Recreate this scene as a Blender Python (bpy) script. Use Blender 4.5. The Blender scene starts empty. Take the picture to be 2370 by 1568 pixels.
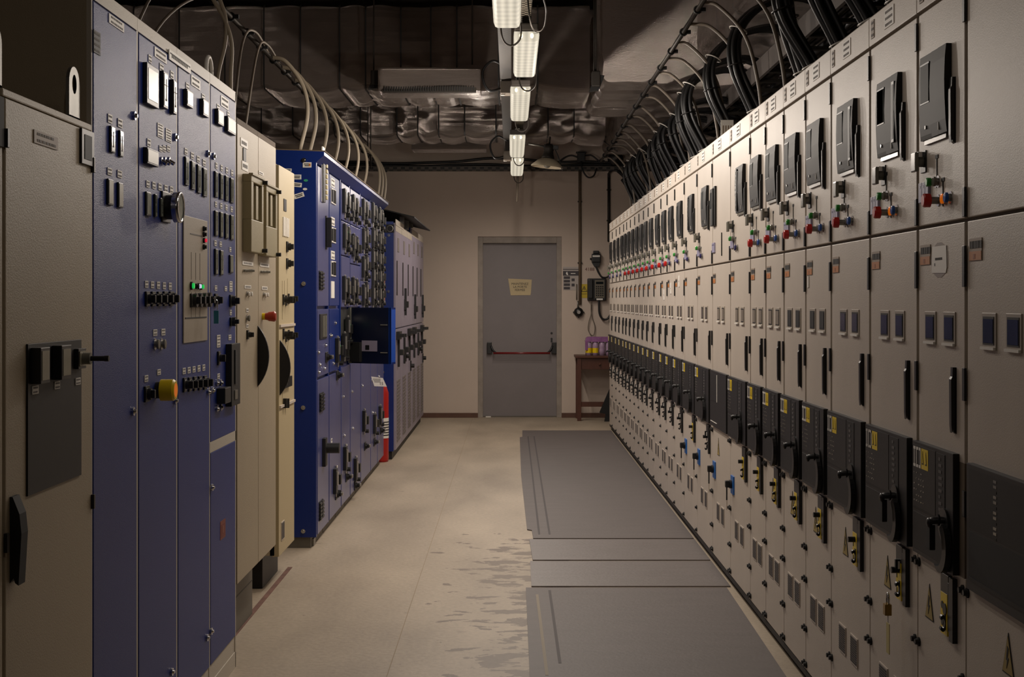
import bpy, bmesh, math, random
from mathutils import Vector, Matrix, noise
random.seed(7)
SC = bpy.context.scene
COL = SC.collection
F, CX, CY, H = 3375.0, 1184.0, 697.0, 1.353          # lens and eye height of the photograph
XR, XL = 1.037, -1.02                                 # front planes of the two rows of cabinets
def lin(c):
    return tuple(((v/255)/12.92 if v/255 <= .04045 else ((v/255+.055)/1.055)**2.4) for v in c)
# ------------------------------------------------------------------ materials
MATS = {}
def mat(name, rgb, rough=.5, metal=0., bump=0., bscale=200., var=.0, vscale=3., emit=None, es=1., spec=.5, coat=0):
    if name in MATS: return MATS[name]
    m = bpy.data.materials.new(name); m.use_nodes = True
    nt = m.node_tree; b = nt.nodes['Principled BSDF']
    c = lin(rgb)
    b.inputs['Base Color'].default_value = (*c, 1)
    b.inputs['Roughness'].default_value = rough
    b.inputs['Metallic'].default_value = metal
    b.inputs['Specular IOR Level'].default_value = spec
    b.inputs['Coat Weight'].default_value = coat
    tc = nt.nodes.new('ShaderNodeTexCoord')
    if var:
        n = nt.nodes.new('ShaderNodeTexNoise'); n.inputs['Scale'].default_value = vscale
        n.inputs['Detail'].default_value = 6; n.inputs['Roughness'].default_value = .6
        nt.links.new(tc.outputs['Object'], n.inputs['Vector'])
        r = nt.nodes.new('ShaderNodeMapRange'); r.inputs[1].default_value = .3; r.inputs[2].default_value = .7
        r.inputs[3].default_value = 1-var; r.inputs[4].default_value = 1+var*.6
        nt.links.new(n.outputs[0], r.inputs[0])
        x = nt.nodes.new('ShaderNodeVectorMath'); x.operation = 'SCALE'
        x.inputs[0].default_value = c
        nt.links.new(r.outputs[0], x.inputs['Scale'])
        nt.links.new(x.outputs[0], b.inputs['Base Color'])
    if bump:
        n2 = nt.nodes.new('ShaderNodeTexNoise'); n2.inputs['Scale'].default_value = bscale
        n2.inputs['Detail'].default_value = 3
        nt.links.new(tc.outputs['Object'], n2.inputs['Vector'])
        bp = nt.nodes.new('ShaderNodeBump'); bp.inputs['Strength'].default_value = bump
        bp.inputs['Distance'].default_value = .002
        nt.links.new(n2.outputs[0], bp.inputs['Height'])
        nt.links.new(bp.outputs[0], b.inputs['Normal'])
    if emit:
        b.inputs['Emission Color'].default_value = (*lin(emit), 1)
        b.inputs['Emission Strength'].default_value = es
    MATS[name] = m
    return m
CREAM = mat('cream_paint', (198,187,174), .45, bump=.25, bscale=350, var=.05, vscale=4)
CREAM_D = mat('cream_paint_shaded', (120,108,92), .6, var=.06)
BEIGE = mat('beige_paint', (172,158,134), .5, bump=.4, bscale=300, var=.05)
BEIGE_O = mat('olive_beige_paint', (150,138,104), .5, bump=.3, bscale=300)
BLUE = mat('blue_textured_paint', (22,46,124), .45, bump=.6, bscale=420, var=.08, vscale=2, spec=.35)
DBLUE = mat('deep_blue_paint', (4,38,112), .35, bump=.2, bscale=300, var=.06)
DBLUEF = mat('deep_blue_front_paint', (76,80,128), .28, bump=.2, bscale=300, var=.12, vscale=5)
MAUVE = mat('pale_mauve_grey_paint', (142,134,150), .35, bump=.2, bscale=300, var=.08)
BLACK = mat('black_plastic', (22,22,23), .42)
BLACK_M = mat('matt_black', (12,12,12), .7)
CHAR = mat('charcoal_plastic', (36,35,36), .55, spec=.25, var=.08, vscale=12)
CHAR2 = mat('dark_charcoal', (34,33,34), .5, spec=.3)
SCREEN = mat('dark_screen', (10,20,22), .55, spec=.12)
GLASS_P = mat('pale_meter_face', (158,152,132), .35, spec=.3, var=.08, vscale=30)
GLASS_G = mat('grey_meter_face', (136,142,130), .15, var=.2, vscale=25)
WHITE = mat('white_label', (232,228,220), .5)
INK = mat('label_print', (48,46,46), .7)
PRINT = mat('faint_label_print', (128,124,120), .7)
CHROME = mat('chrome', (200,200,200), .18, 1.)
GALV = mat('galvanised_steel', (150,148,142), .45, .8, var=.15, vscale=15)
DSTEEL = mat('dark_steel', (50,46,42), .55, .6)
GREYPL = mat('grey_translucent_cover', (120,118,108), .2)
RED = mat('red_plastic', (190,26,22), .3)
ORED = mat('orange_red_plastic', (165,48,22), .35)
GREEN = mat('green_plastic', (40,150,50), .3)
GREEN_L = mat('green_led', (20,120,50), .3, emit=(40,255,110), es=.4)
RED_L = mat('red_led', (200,30,60), .3, emit=(255,40,70), es=.5)
WHT_L = mat('white_led', (200,200,210), .3, emit=(220,225,255), es=.6)
ORANGE_L = mat('orange_lamp', (240,130,10), .3, emit=(255,120,0), es=.25)
BLUEP = mat('blue_plastic', (20,80,160), .3)
BLUEPL = mat('blue_plate', (26,98,176), .45)
NAVYP = mat('navy_plastic', (34,30,92), .35)
MAUVEL = mat('mauve_label_block', (160,156,184), .5)
YEL = mat('yellow_plastic', (232,200,14), .4)
YELD = mat('yellow_label', (190,165,40), .55)
ORLAB = mat('orange_label', (186,112,42), .55)
GREYLAB = mat('grey_label', (150,132,114), .55)
WINB = mat('dark_blue_window', (38,44,66), .15, var=.2, vscale=20)
WINF = mat('window_rim', (176,166,152), .4)
VENTM = mat('vent_mesh', (112,104,100), .6)
WOOD = mat('dark_brown_wood', (82,44,28), .45, var=.2, vscale=8)
CABLE = mat('black_cable', (26,26,27), .45)
CABLEW = mat('white_cable_sheath', (178,166,146), .5)
CABLED = mat('dark_grey_cable', (58,54,50), .6, spec=.2)
CABLEG = mat('grey_cable_sheath', (120,110,98), .5)
PLINTH = mat('grey_plinth', (100,94,84), .6, var=.1)
DUSTY = mat('dusty_roof', (108,92,74), .8, var=.25, vscale=10)
PAPER = mat('cream_paper', (196,178,140), .7, var=.06, vscale=8)
DOORG = mat('grey_door_paint', (126,119,119), .5, bump=.2, bscale=60, var=.06, vscale=3)
FRAMEG = mat('door_frame_paint', (150,140,130), .6, var=.2, vscale=9)
BASEB = mat('brown_baseboard', (92,62,48), .6, var=.2, vscale=10)
REDB = mat('red_brown_strip', (112,78,66), .8, var=.35, vscale=14)
EXRED = mat('extinguisher_red', (170,24,20), .35)
LENS_END = mat('lamp_end_glow', (255,230,180), .4, emit=(255,226,160), es=4.)
# foil: crumpled aluminium insulation
def foil_mat():
    m = bpy.data.materials.new('crumpled_foil'); m.use_nodes = True
    nt = m.node_tree; b = nt.nodes['Principled BSDF']
    b.inputs['Base Color'].default_value = (*lin((196,184,176)), 1)
    b.inputs['Metallic'].default_value = .7; b.inputs['Roughness'].default_value = .22
    tc = nt.nodes.new('ShaderNodeTexCoord')
    mp = nt.nodes.new('ShaderNodeMapping'); mp.inputs['Scale'].default_value = (.8, .9, 2.4)
    nt.links.new(tc.outputs['Object'], mp.inputs[0])
    n1 = nt.nodes.new('ShaderNodeTexNoise'); n1.inputs['Scale'].default_value = 6; n1.inputs['Detail'].default_value = 10; n1.inputs['Distortion'].default_value = 1.6
    n1.inputs['Roughness'].default_value = .74
    v = nt.nodes.new('ShaderNodeTexVoronoi'); v.feature = 'F1'; v.inputs['Scale'].default_value = 14
    nt.links.new(mp.outputs[0], n1.inputs['Vector'])
    ad = nt.nodes.new('ShaderNodeVectorMath'); ad.operation = 'ADD'
    nt.links.new(mp.outputs[0], ad.inputs[0]); nt.links.new(n1.outputs[1], ad.inputs[1])
    nt.links.new(ad.outputs[0], v.inputs['Vector'])
    mx0 = nt.nodes.new('ShaderNodeMath'); mx0.operation = 'MULTIPLY_ADD'; mx0.inputs[1].default_value = .35
    nt.links.new(v.outputs[0], mx0.inputs[0]); nt.links.new(n1.outputs[0], mx0.inputs[2])
    v2 = nt.nodes.new('ShaderNodeTexVoronoi'); v2.feature = 'DISTANCE_TO_EDGE'; v2.inputs['Scale'].default_value = 16
    nt.links.new(ad.outputs[0], v2.inputs['Vector'])
    mn = nt.nodes.new('ShaderNodeMath'); mn.operation = 'MINIMUM'; mn.inputs[1].default_value = .12; nt.links.new(v2.outputs[0], mn.inputs[0])
    mx = nt.nodes.new('ShaderNodeMath'); mx.operation = 'MULTIPLY_ADD'; mx.inputs[1].default_value = 1.2
    nt.links.new(mn.outputs[0], mx.inputs[0]); nt.links.new(mx0.outputs[0], mx.inputs[2])
    bp = nt.nodes.new('ShaderNodeBump'); bp.inputs['Strength'].default_value = 1; bp.inputs['Distance'].default_value = .3
    nt.links.new(mx.outputs[0], bp.inputs['Height']); nt.links.new(bp.outputs[0], b.inputs['Normal'])
    return m
FOIL = foil_mat()
def perforated(name, rgb, sc):
    m = bpy.data.materials.new(name); m.use_nodes = True
    nt = m.node_tree; b = nt.nodes['Principled BSDF']
    tc = nt.nodes.new('ShaderNodeTexCoord')
    mp = nt.nodes.new('ShaderNodeMapping'); mp.inputs['Scale'].default_value = sc
    nt.links.new(tc.outputs['Object'], mp.inputs[0])
    ck = nt.nodes.new('ShaderNodeTexChecker'); ck.inputs['Scale'].default_value = 1
    ck.inputs['Color1'].default_value = (*lin(rgb), 1); ck.inputs['Color2'].default_value = (*lin((24,21,18)), 1)
    nt.links.new(mp.outputs[0], ck.inputs['Vector']); nt.links.new(ck.outputs[0], b.inputs['Base Color'])
    b.inputs['Roughness'].default_value = .5
    return m
PERF = perforated('perforated_tray_steel', (112,104,92), (60, 36, 1))
PERFD = perforated('dim_perforated_steel', (66,60,54), (60, 36, 1))
PERFX = perforated('slotted_channel_steel', (86,78,70), (22, 1, 30))
def lens_mat():
    m = bpy.data.materials.new('ribbed_diffuser'); m.use_nodes = True
    nt = m.node_tree; b = nt.nodes['Principled BSDF']
    tc = nt.nodes.new('ShaderNodeTexCoord'); sx = nt.nodes.new('ShaderNodeSeparateXYZ')
    nt.links.new(tc.outputs['Object'], sx.inputs[0])
    w = nt.nodes.new('ShaderNodeMath'); w.operation = 'MULTIPLY'; w.inputs[1].default_value = 62
    s = nt.nodes.new('ShaderNodeMath'); s.operation = 'SINE'
    w2 = nt.nodes.new('ShaderNodeMath'); w2.operation = 'MULTIPLY'; w2.inputs[1].default_value = 170
    s2 = nt.nodes.new('ShaderNodeMath'); s2.operation = 'COSINE'
    nt.links.new(sx.outputs[1], w.inputs[0]); nt.links.new(w.outputs[0], s.inputs[0])
    nt.links.new(sx.outputs[0], w2.inputs[0]); nt.links.new(w2.outputs[0], s2.inputs[0])
    a = nt.nodes.new('ShaderNodeMath'); a.operation = 'MULTIPLY_ADD'; a.inputs[1].default_value = .05; a.inputs[2].default_value = .62
    c = nt.nodes.new('ShaderNodeMath'); c.operation = 'MULTIPLY_ADD'; c.inputs[1].default_value = -.12
    nt.links.new(s.outputs[0], a.inputs[0]); nt.links.new(s2.outputs[0], c.inputs[0]); nt.links.new(a.outputs[0], c.inputs[2])
    b.inputs['Base Color'].default_value = (.03, .03, .028, 1); b.inputs['Roughness'].default_value = .6; b.inputs['Specular IOR Level'].default_value = .05
    b.inputs['Emission Color'].default_value = (*lin((250,238,214)), 1)
    nt.links.new(c.outputs[0], b.inputs['Emission Strength'])
    return m
LENS = lens_mat()
# ------------------------------------------------------------------ mesh builder
class MB:
    def __init__(s): s.bm = bmesh.new(); s.mats = []
    def mi(s, m):
        if m not in s.mats: s.mats.append(m)
        return s.mats.index(m)
    def _add(s, vs, fs, m, smooth=False):
        k = s.mi(m); bv = [s.bm.verts.new(v) for v in vs]; out = []
        for f in fs:
            try:
                fc = s.bm.faces.new([bv[i] for i in f]); fc.material_index = k; fc.smooth = smooth; out.append(fc)
            except ValueError: pass
        return bv, out
    def box(s, x0, x1, y0, y1, z0, z1, m, bev=0):
        if x0 > x1: x0, x1 = x1, x0
        if y0 > y1: y0, y1 = y1, y0
        if z0 > z1: z0, z1 = z1, z0
        vs = [(x,y,z) for z in (z0,z1) for y in (y0,y1) for x in (x0,x1)]
        fs = [(0,2,3,1),(4,5,7,6),(0,1,5,4),(2,6,7,3),(0,4,6,2),(1,3,7,5)]
        bv, f = s._add(vs, fs, m)
        if bev:
            es = list({e for v in bv for e in v.link_edges})
            r = bmesh.ops.bevel(s.bm, geom=es, offset=bev, segments=2, affect='EDGES', profile=.6)
            k = s.mi(m)
            for fc in r['faces']: fc.material_index = k
        return s
    def prism(s, pts, a0, a1, m, axis='y', smooth=False):
        """polygon extruded along an axis; pts are (x,z) for y, (y,z) for x, (x,y) for z"""
        n = len(pts)
        def P(p, a): return (p[0],a,p[1]) if axis=='y' else ((a,p[0],p[1]) if axis=='x' else (p[0],p[1],a))
        vs = [P(p,a0) for p in pts] + [P(p,a1) for p in pts]
        fs = [tuple(range(n)), tuple(range(2*n-1, n-1, -1))] + [(i,(i+1)%n+0,(i+1)%n+n,i+n) for i in range(n)]
        s._add(vs, fs, m, smooth)
        return s
    def cyl(s, p0, p1, r0, m, r1=None, seg=14, smooth=True, cap=True):
        p0, p1 = Vector(p0), Vector(p1); r1 = r0 if r1 is None else r1
        d = (p1-p0).normalized(); a = d.orthogonal().normalized(); b = d.cross(a)
        vs = []
        for p, r in ((p0,r0),(p1,r1)):
            for i in range(seg):
                t = 2*math.pi*i/seg; vs.append(p+(a*math.cos(t)+b*math.sin(t))*r)
        s._add(vs, [(i,(i+1)%seg,(i+1)%seg+seg,i+seg) for i in range(seg)], m, smooth)
        if cap:
            s._add(vs[:seg], [tuple(range(seg-1,-1,-1))], m); s._add(vs[seg:], [tuple(range(seg))], m)
        return s
    def lathe(s, prof, c, m, axis='z', seg=24, smooth=True):
        vs = []
        for r, h in prof:
            for i in range(seg):
                t = 2*math.pi*i/seg; x, y = r*math.cos(t), r*math.sin(t)
                v = (x,y,h) if axis=='z' else ((x,h,y) if axis=='y' else (h,x,y))
                vs.append((v[0]+c[0], v[1]+c[1], v[2]+c[2]))
        fs = [(j*seg+i, j*seg+(i+1)%seg, (j+1)*seg+(i+1)%seg, (j+1)*seg+i) for j in range(len(prof)-1) for i in range(seg)]
        s._add(vs, fs, m, smooth); return s
    def tube(s, path, r, m, seg=8):
        path = [Vector(p) for p in path]; n = len(path); vs = []; up = None
        for i, p in enumerate(path):
            d = (path[min(i+1,n-1)]-path[max(i-1,0)]).normalized()
            if up is None: a = d.orthogonal().normalized()
            else: a = (up - d*up.dot(d)).normalized()
            up = a; b = d.cross(a)
            for k in range(seg):
                t = 2*math.pi*k/seg; vs.append(p+(a*math.cos(t)+b*math.sin(t))*r)
        fs = [(j*seg+i, j*seg+(i+1)%seg, (j+1)*seg+(i+1)%seg, (j+1)*seg+i) for j in range(n-1) for i in range(seg)]
        fs += [tuple(range(seg-1,-1,-1)), tuple((n-1)*seg+i for i in range(seg))]
        s._add(vs, fs, m, True); return s
    def ball(s, c, r, m, seg=12, sz=1):
        return s.lathe([(r*math.sin(math.pi*i/8)+1e-5, -r*sz*math.cos(math.pi*i/8)) for i in range(9)], c, m, seg=seg)
    def mesh(s, name):
        bmesh.ops.recalc_face_normals(s.bm, faces=s.bm.faces)
        me = bpy.data.meshes.new(name); s.bm.to_mesh(me); s.bm.free()
        for m in s.mats: me.materials.append(m)
        return me
def spline(pts, n=10):
    pts = [Vector(p) for p in pts]; out = []
    q = [2*pts[0]-pts[1]] + pts + [2*pts[-1]-pts[-2]]
    for i in range(1, len(q)-2):
        for k in range(n):
            t = k/n; a,b,c,d = q[i-1:i+3]
            out.append(.5*((2*b)+(-a+c)*t+(2*a-5*b+4*c-d)*t*t+(-a+3*b-3*c+d)*t**3))
    out.append(pts[-1]); return out
def text_into(mb, txt, size, x, z, y, m, align='LEFT', xs=1., face='-y'):
    cu = bpy.data.curves.new('t', 'FONT'); cu.body = txt; cu.size = size; cu.align_x = align; cu.align_y = 'CENTER'
    cu.resolution_u = 2; cu.extrude = 0
    o = bpy.data.objects.new('t', cu); COL.objects.link(o)
    bpy.context.view_layer.update()
    me = bpy.data.meshes.new_from_object(o.evaluated_get(bpy.context.evaluated_depsgraph_get()))
    vs = [(v.co.x*xs+x, y, v.co.y+z) for v in me.vertices]
    mb._add(vs, [tuple(p.vertices) for p in me.polygons], m)
    bpy.data.objects.remove(o); bpy.data.meshes.remove(me); bpy.data.curves.remove(cu)
# ------------------------------------------------------------------ object helpers
def tag(o, label=None, cat=None, group=None, kind=None):
    if label: o['label'] = label
    if cat: o['category'] = cat
    if group: o['group'] = group
    if kind: o['kind'] = kind
    return o
def empty(name, loc, rz, label, cat, group=None):
    o = bpy.data.objects.new(name, None); COL.objects.link(o); o.location = loc; o.rotation_euler = (0,0,rz)
    o.empty_display_size = .05
    return tag(o, label, cat, group)
def obj(name, mb, parent=None, loc=(0,0,0), rot=None, label=None):
    me = mb.mesh(name) if isinstance(mb, MB) else mb
    o = bpy.data.objects.new(name, me); COL.objects.link(o); o.location = loc
    if rot: o.rotation_euler = rot
    if parent: o.parent = parent
    if label: o['label'] = label
    return o
CACHE = {}
DEPTH = {'protection_relay':.62,'door_handle':.38,'interlock_block':.42,'rotary_handle':.55,'push_button':.72,'selector_switch':.7,'breaker_cover':.8,'changeover_switch':.6}
def feat(key, fn):
    if key not in CACHE:
        b = MB(); fn(b); me = b.mesh(str(key[0])); f = DEPTH.get(key[0], 1)
        if f != 1:
            for v in me.vertices: v.co.y *= f
        CACHE[key] = me
    return CACHE[key]
ROT_R, ROT_L = -math.pi/2, math.pi/2
# ---- shared small fittings (local: x along the front, -y out of it, z up; origin = lower left corner)
def f_label(w, h, lines=2, m=WHITE, t=.002):
    w, h = round(w,3), round(h,3)
    def fn(b):
        b.box(0,w,-t,0,0,h,m)
        rnd = random.Random(int(w*1000+h*77+lines))
        for i in range(lines):
            z = h*(1-(i+.5)/lines); hh = h/lines*.2; x = w*.12
            while x < w*.84:
                ww = w*rnd.uniform(.04,.12) if w > .05 else w*rnd.uniform(.12,.2)
                b.box(x,min(x+ww,w*.9),-t-.0006,-t,z-hh,z+hh,PRINT); x += ww*1.35
    return feat(('name_plate',w,h,lines,m.name), fn)
def f_meter(w, h, face=GLASS_G, d=.022, fr=None):
    w, h = round(w,3), round(h,3); fr = min(w,h)*(.12 if d > .01 else .09)
    def fn(b):
        b.box(0,w,-d,0,0,h,BLACK,.002)
        b.box(fr,w-fr,-d-.001,-d+.002,fr,h-fr,face)
        if h > w*1.6:
            b.box(w*.5-.001,w*.5+.001,-d-.002,-d,h*.25,h*.8,INK); b.box(fr,w-fr,-d-.002,-d,h*.62,h*.63,INK)
            b.box(w*.35,w*.6,-d-.002,-d,h*.2,h*.25,INK)
    return feat(('panel_meter',w,h,face.name,d), fn)
def f_switch(w, h, k=.03, s=.018):
    w, h = round(w,3), round(h,3)
    def fn(b):
        b.box(0,w,-.008,0,0,h,BLACK,.001); b.box(w*.12,w*.88,-.0095,-.007,h*.12,h*.88,GREYPL)
        b.cyl((w/2,-.008,h/2),(w/2,-.008-k*.5,h/2),w*.36,BLACK)
        b.box(w/2-w*.16,w/2+w*.16,-.008-k,-.01,h*.24,h*.76,BLACK,.002)
    return feat(('selector_switch',w,h,k), fn)
def f_lock():
    def fn(b):
        b.cyl((0,0,0),(0,-.006,0),.012,CHROME); b.cyl((0,-.006,0),(0,-.012,0),.007,CHROME,.005)
    return feat(('door_lock',), fn)
def f_lampbtn(m, r=.011, p=.03, head=None):
    head = head or r
    def fn(b):
        b.cyl((0,0,0),(0,-.004,0),r*1.25,CHROME); b.cyl((0,-.004,0),(0,-p*.55,0),r*.75,GALV)
        b.cyl((0,-p*.55,0),(0,-p*.92,0),head,m); b.cyl((0,-p*.92,0),(0,-p,0),head,m,head*.8)
    return feat(('push_button',m.name,r,p,head), fn)
# ================================================================== ROOM
def room():
    X0, X1, Y0, Y1, ZC = -3.3, 2.5, -3.0, 16.9, 3.75
    # floor
    m = bpy.data.materials.new('worn_beige_concrete'); m.use_nodes = True; nt = m.node_tree; b = nt.nodes['Principled BSDF']
    tc = nt.nodes.new('ShaderNodeTexCoord'); N = lambda t: nt.nodes.new(t); L = nt.links.new
    base = N('ShaderNodeTexNoise'); base.inputs['Scale'].default_value = 1.3; base.inputs['Detail'].default_value = 8
    mp0 = N('ShaderNodeMapping'); mp0.inputs['Scale'].default_value = (1.6,.6,1); L(tc.outputs['Object'], mp0.inputs[0]); L(mp0.outputs[0], base.inputs['Vector'])
    cr = N('ShaderNodeValToRGB'); cr.color_ramp.elements[0].position = .3; cr.color_ramp.elements[1].position = .72
    cr.color_ramp.elements[0].color = (*lin((152,138,120)),1); cr.color_ramp.elements[1].color = (*lin((186,171,150)),1)
    L(base.outputs[0], cr.inputs[0])
    # worn grey blotches, strung out across the aisle beside the mats
    mp = N('ShaderNodeMapping'); mp.inputs['Scale'].default_value = (6, 10, 1); L(tc.outputs['Object'], mp.inputs[0])
    bl = N('ShaderNodeTexNoise'); bl.inputs['Scale'].default_value = 1; bl.inputs['Detail'].default_value = 7; bl.inputs['Distortion'].default_value = .3; bl.inputs['Roughness'].default_value = .6; L(mp.outputs[0], bl.inputs['Vector'])
    sx = N('ShaderNodeSeparateXYZ'); L(tc.outputs['Object'], sx.inputs[0])
    gx = N('ShaderNodeMapRange'); gx.inputs[1].default_value = -.55; gx.inputs[2].default_value = .06; L(sx.outputs[0], gx.inputs[0]); gx.interpolation_type = 'SMOOTHSTEP'
    gy = N('ShaderNodeMapRange'); gy.inputs[1].default_value = 8.9; gy.inputs[2].default_value = 8.0; L(sx.outputs[1], gy.inputs[0])
    lt = N('ShaderNodeMath'); lt.operation = 'LESS_THAN'; lt.inputs[1].default_value = .3; L(sx.outputs[0], lt.inputs[0]); gm = N('ShaderNodeMath'); gm.operation = 'MULTIPLY'; L(gx.outputs[0], gm.inputs[0]); L(lt.outputs[0], gm.inputs[1])
    g = N('ShaderNodeMath'); g.operation = 'MULTIPLY'; L(gm.outputs[0], g.inputs[0]); L(gy.outputs[0], g.inputs[1])
    ad = N('ShaderNodeMath'); ad.operation = 'MULTIPLY_ADD'; ad.inputs[1].default_value = .2; L(g.outputs[0], ad.inputs[0]); L(bl.outputs[0], ad.inputs[2])
    th = N('ShaderNodeMapRange'); th.inputs[1].default_value = .70; th.inputs[2].default_value = .715; L(ad.outputs[0], th.inputs[0])
    mx = N('ShaderNodeMix'); mx.data_type = 'RGBA'; L(th.outputs[0], mx.inputs[0]); L(cr.outputs[0], mx.inputs[6]); mx.inputs[7].default_value = (*lin((118,104,90)),1)
    # fine grime
    fn = N('ShaderNodeTexNoise'); fn.inputs['Scale'].default_value = 45; fn.inputs['Detail'].default_value = 4; L(tc.outputs['Object'], fn.inputs['Vector'])
    fr = N('ShaderNodeMapRange'); fr.inputs[1].default_value = .35; fr.inputs[2].default_value = .65; fr.inputs[3].default_value = .9; fr.inputs[4].default_value = 1.04; L(fn.outputs[0], fr.inputs[0])
    sc = N('ShaderNodeVectorMath'); sc.operation = 'SCALE'; L(mx.outputs[2], sc.inputs[0]); L(fr.outputs[0], sc.inputs['Scale'])
    L(sc.outputs[0], b.inputs['Base Color']); b.inputs['Roughness'].default_value = .55
    bp = N('ShaderNodeBump'); bp.inputs['Strength'].default_value = .25; bp.inputs['Distance'].default_value = .004; L(fn.outputs[0], bp.inputs['Height']); L(bp.outputs[0], b.inputs['Normal'])
    q = MB(); q.box(X0,X1,Y0,Y1+.3,-.1,0,m); tag(obj('floor', q), kind='structure')
    q = MB(); q.box(-.451,-.448,-1,16.8,0,.0012,mat('floor_joint',(160,145,124),.8)); tag(obj('trim_1', q), kind='structure')
    q = MB(); q.box(-1.135,-1.112,5.45,7.4,0,.002,REDB); tag(obj('trim_2', q), kind='structure')
    WALL = mat('off_white_plaster', (200,184,170), .75, bump=.35, bscale=30, var=.05, vscale=1.5)
    s = 16.9/F
    dx0, dx1, dz = (1106-CX)*s, (1300-CX)*s, H+(CY-548)*s
    q = MB(); q.box(X0,dx0,Y1,Y1+.25,0,ZC,WALL); q.box(dx1,X1,Y1,Y1+.25,0,ZC,WALL); q.box(dx0,dx1,Y1,Y1+.25,dz,ZC,WALL)
    tag(obj('wall_far', q), kind='structure')
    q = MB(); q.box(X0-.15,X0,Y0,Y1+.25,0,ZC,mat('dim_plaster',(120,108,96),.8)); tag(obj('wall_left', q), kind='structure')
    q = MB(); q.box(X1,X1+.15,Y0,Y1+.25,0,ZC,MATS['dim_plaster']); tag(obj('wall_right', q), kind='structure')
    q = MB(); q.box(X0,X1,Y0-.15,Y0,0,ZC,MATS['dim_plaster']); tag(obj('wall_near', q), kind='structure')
    q = MB(); q.box(X0-.15,X1+.15,Y0-.15,Y1+.25,ZC,ZC+.15,mat('dark_ceiling_paint',(96,82,74),.85,var=.1)); tag(obj('ceiling', q), kind='structure')
    q = MB()
    q.box(X0,dx0,Y1-.018,Y1,0,.055,BASEB,.003); q.box(dx1,X1,Y1-.018,Y1,0,.055,BASEB,.003)
    tag(obj('baseboard_far', q), kind='structure')
    # steel door with its frame and push bar
    q = MB(); fw = .058
    q.box(dx0+fw,dx1-fw,Y1+.085,Y1+.13,.01,dz-.078,DOORG)
    d = tag(obj('door_1', q), kind='structure')
    q = MB(); q.box(dx0,dx0+fw,Y1+.02,Y1+.2,0,dz,FRAMEG,.004); q.box(dx1-fw,dx1,Y1+.02,Y1+.2,0,dz,FRAMEG,.004); q.box(dx0+fw,dx1-fw,Y1+.02,Y1+.2,dz-.075,dz,FRAMEG,.004)
    obj('door_frame', q, d)
    q = MB(); q.box(dx0+fw,dx1-fw,Y1+.06,Y1+.2,0,.012,PLINTH); obj('threshold', q, d)
    Yd = Y1+.085
    zb = H-(818-CY)*s
    def px(x): return (x-CX)*s
    q = MB()
    for x0, x1, sg in ((1127,1138,1),(1277,1289,-1)):
        q.box(px(x0),px(x1),Yd-.05,Yd,zb-.01,zb+.125,BLACK,.006)
        xa = px(1138) if sg > 0 else px(1277)
        q.tube(spline([(xa-.01*sg,Yd-.04,zb+.08),(xa+.015*sg,Yd-.06,zb+.03),(xa+.05*sg,Yd-.08,zb)],5),.013,BLACK)
    pb = obj('push_bar_bracket', q, d)
    q = MB(); q.tube([(px(1142),Yd-.08,zb),(px(1273),Yd-.08,zb)],.0125,mat('dark_red_bar',(120,34,34),.25)); obj('push_bar', q, d, label='dark red horizontal push bar')
    q = MB(); q.cyl((px(1277),Yd,H-(772-CY)*s),(px(1277),Yd-.006,H-(772-CY)*s),.013,BLACK); q.cyl((px(1277),Yd,H-(785-CY)*s),(px(1277),Yd-.006,H-(785-CY)*s),.012,BLACK)
    q.box(px(1275),px(1279),Yd-.005,Yd,H-(793-CY)*s,H-(786-CY)*s,BLACK); obj('keyhole', q, d)
    # paper on the door
    q = MB(); x0,x1,z1,z0 = px(1176),px(1231),H-(645-CY)*s,H-(684-CY)*s
    q._add([(x0,Yd-.004,z1),(x1,Yd-.006,z1-.012),(x1-.01,Yd-.004,z0+.03),(x1-.016,Yd-.004,z0+.002),(x0+.03,Yd-.005,z0)], [(0,1,2,3,4)], PAPER)
    xm = (x0+x1)/2
    for i, t in enumerate(('MAINTENEZ','LA PORTE','FERMEE')):
        text_into(q, t, .036, xm, z1-.062-i*.036, Yd-.0075, INK, 'CENTER')
    tag(obj('paper_notice', q), 'cream paper notice with french wording taped to the grey door', 'notice')
    q = MB(); q.box(px(1124),px(1136),Yd-.04,Yd-.01,0,.012,WHITE); tag(obj('paper_scrap', q), 'tiny white scrap on the floor at the foot of the grey door', 'scrap')
room()
def wpt(x, y, D=16.9): return ((x-CX)*D/F, H+(CY-y)*D/F)
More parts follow.
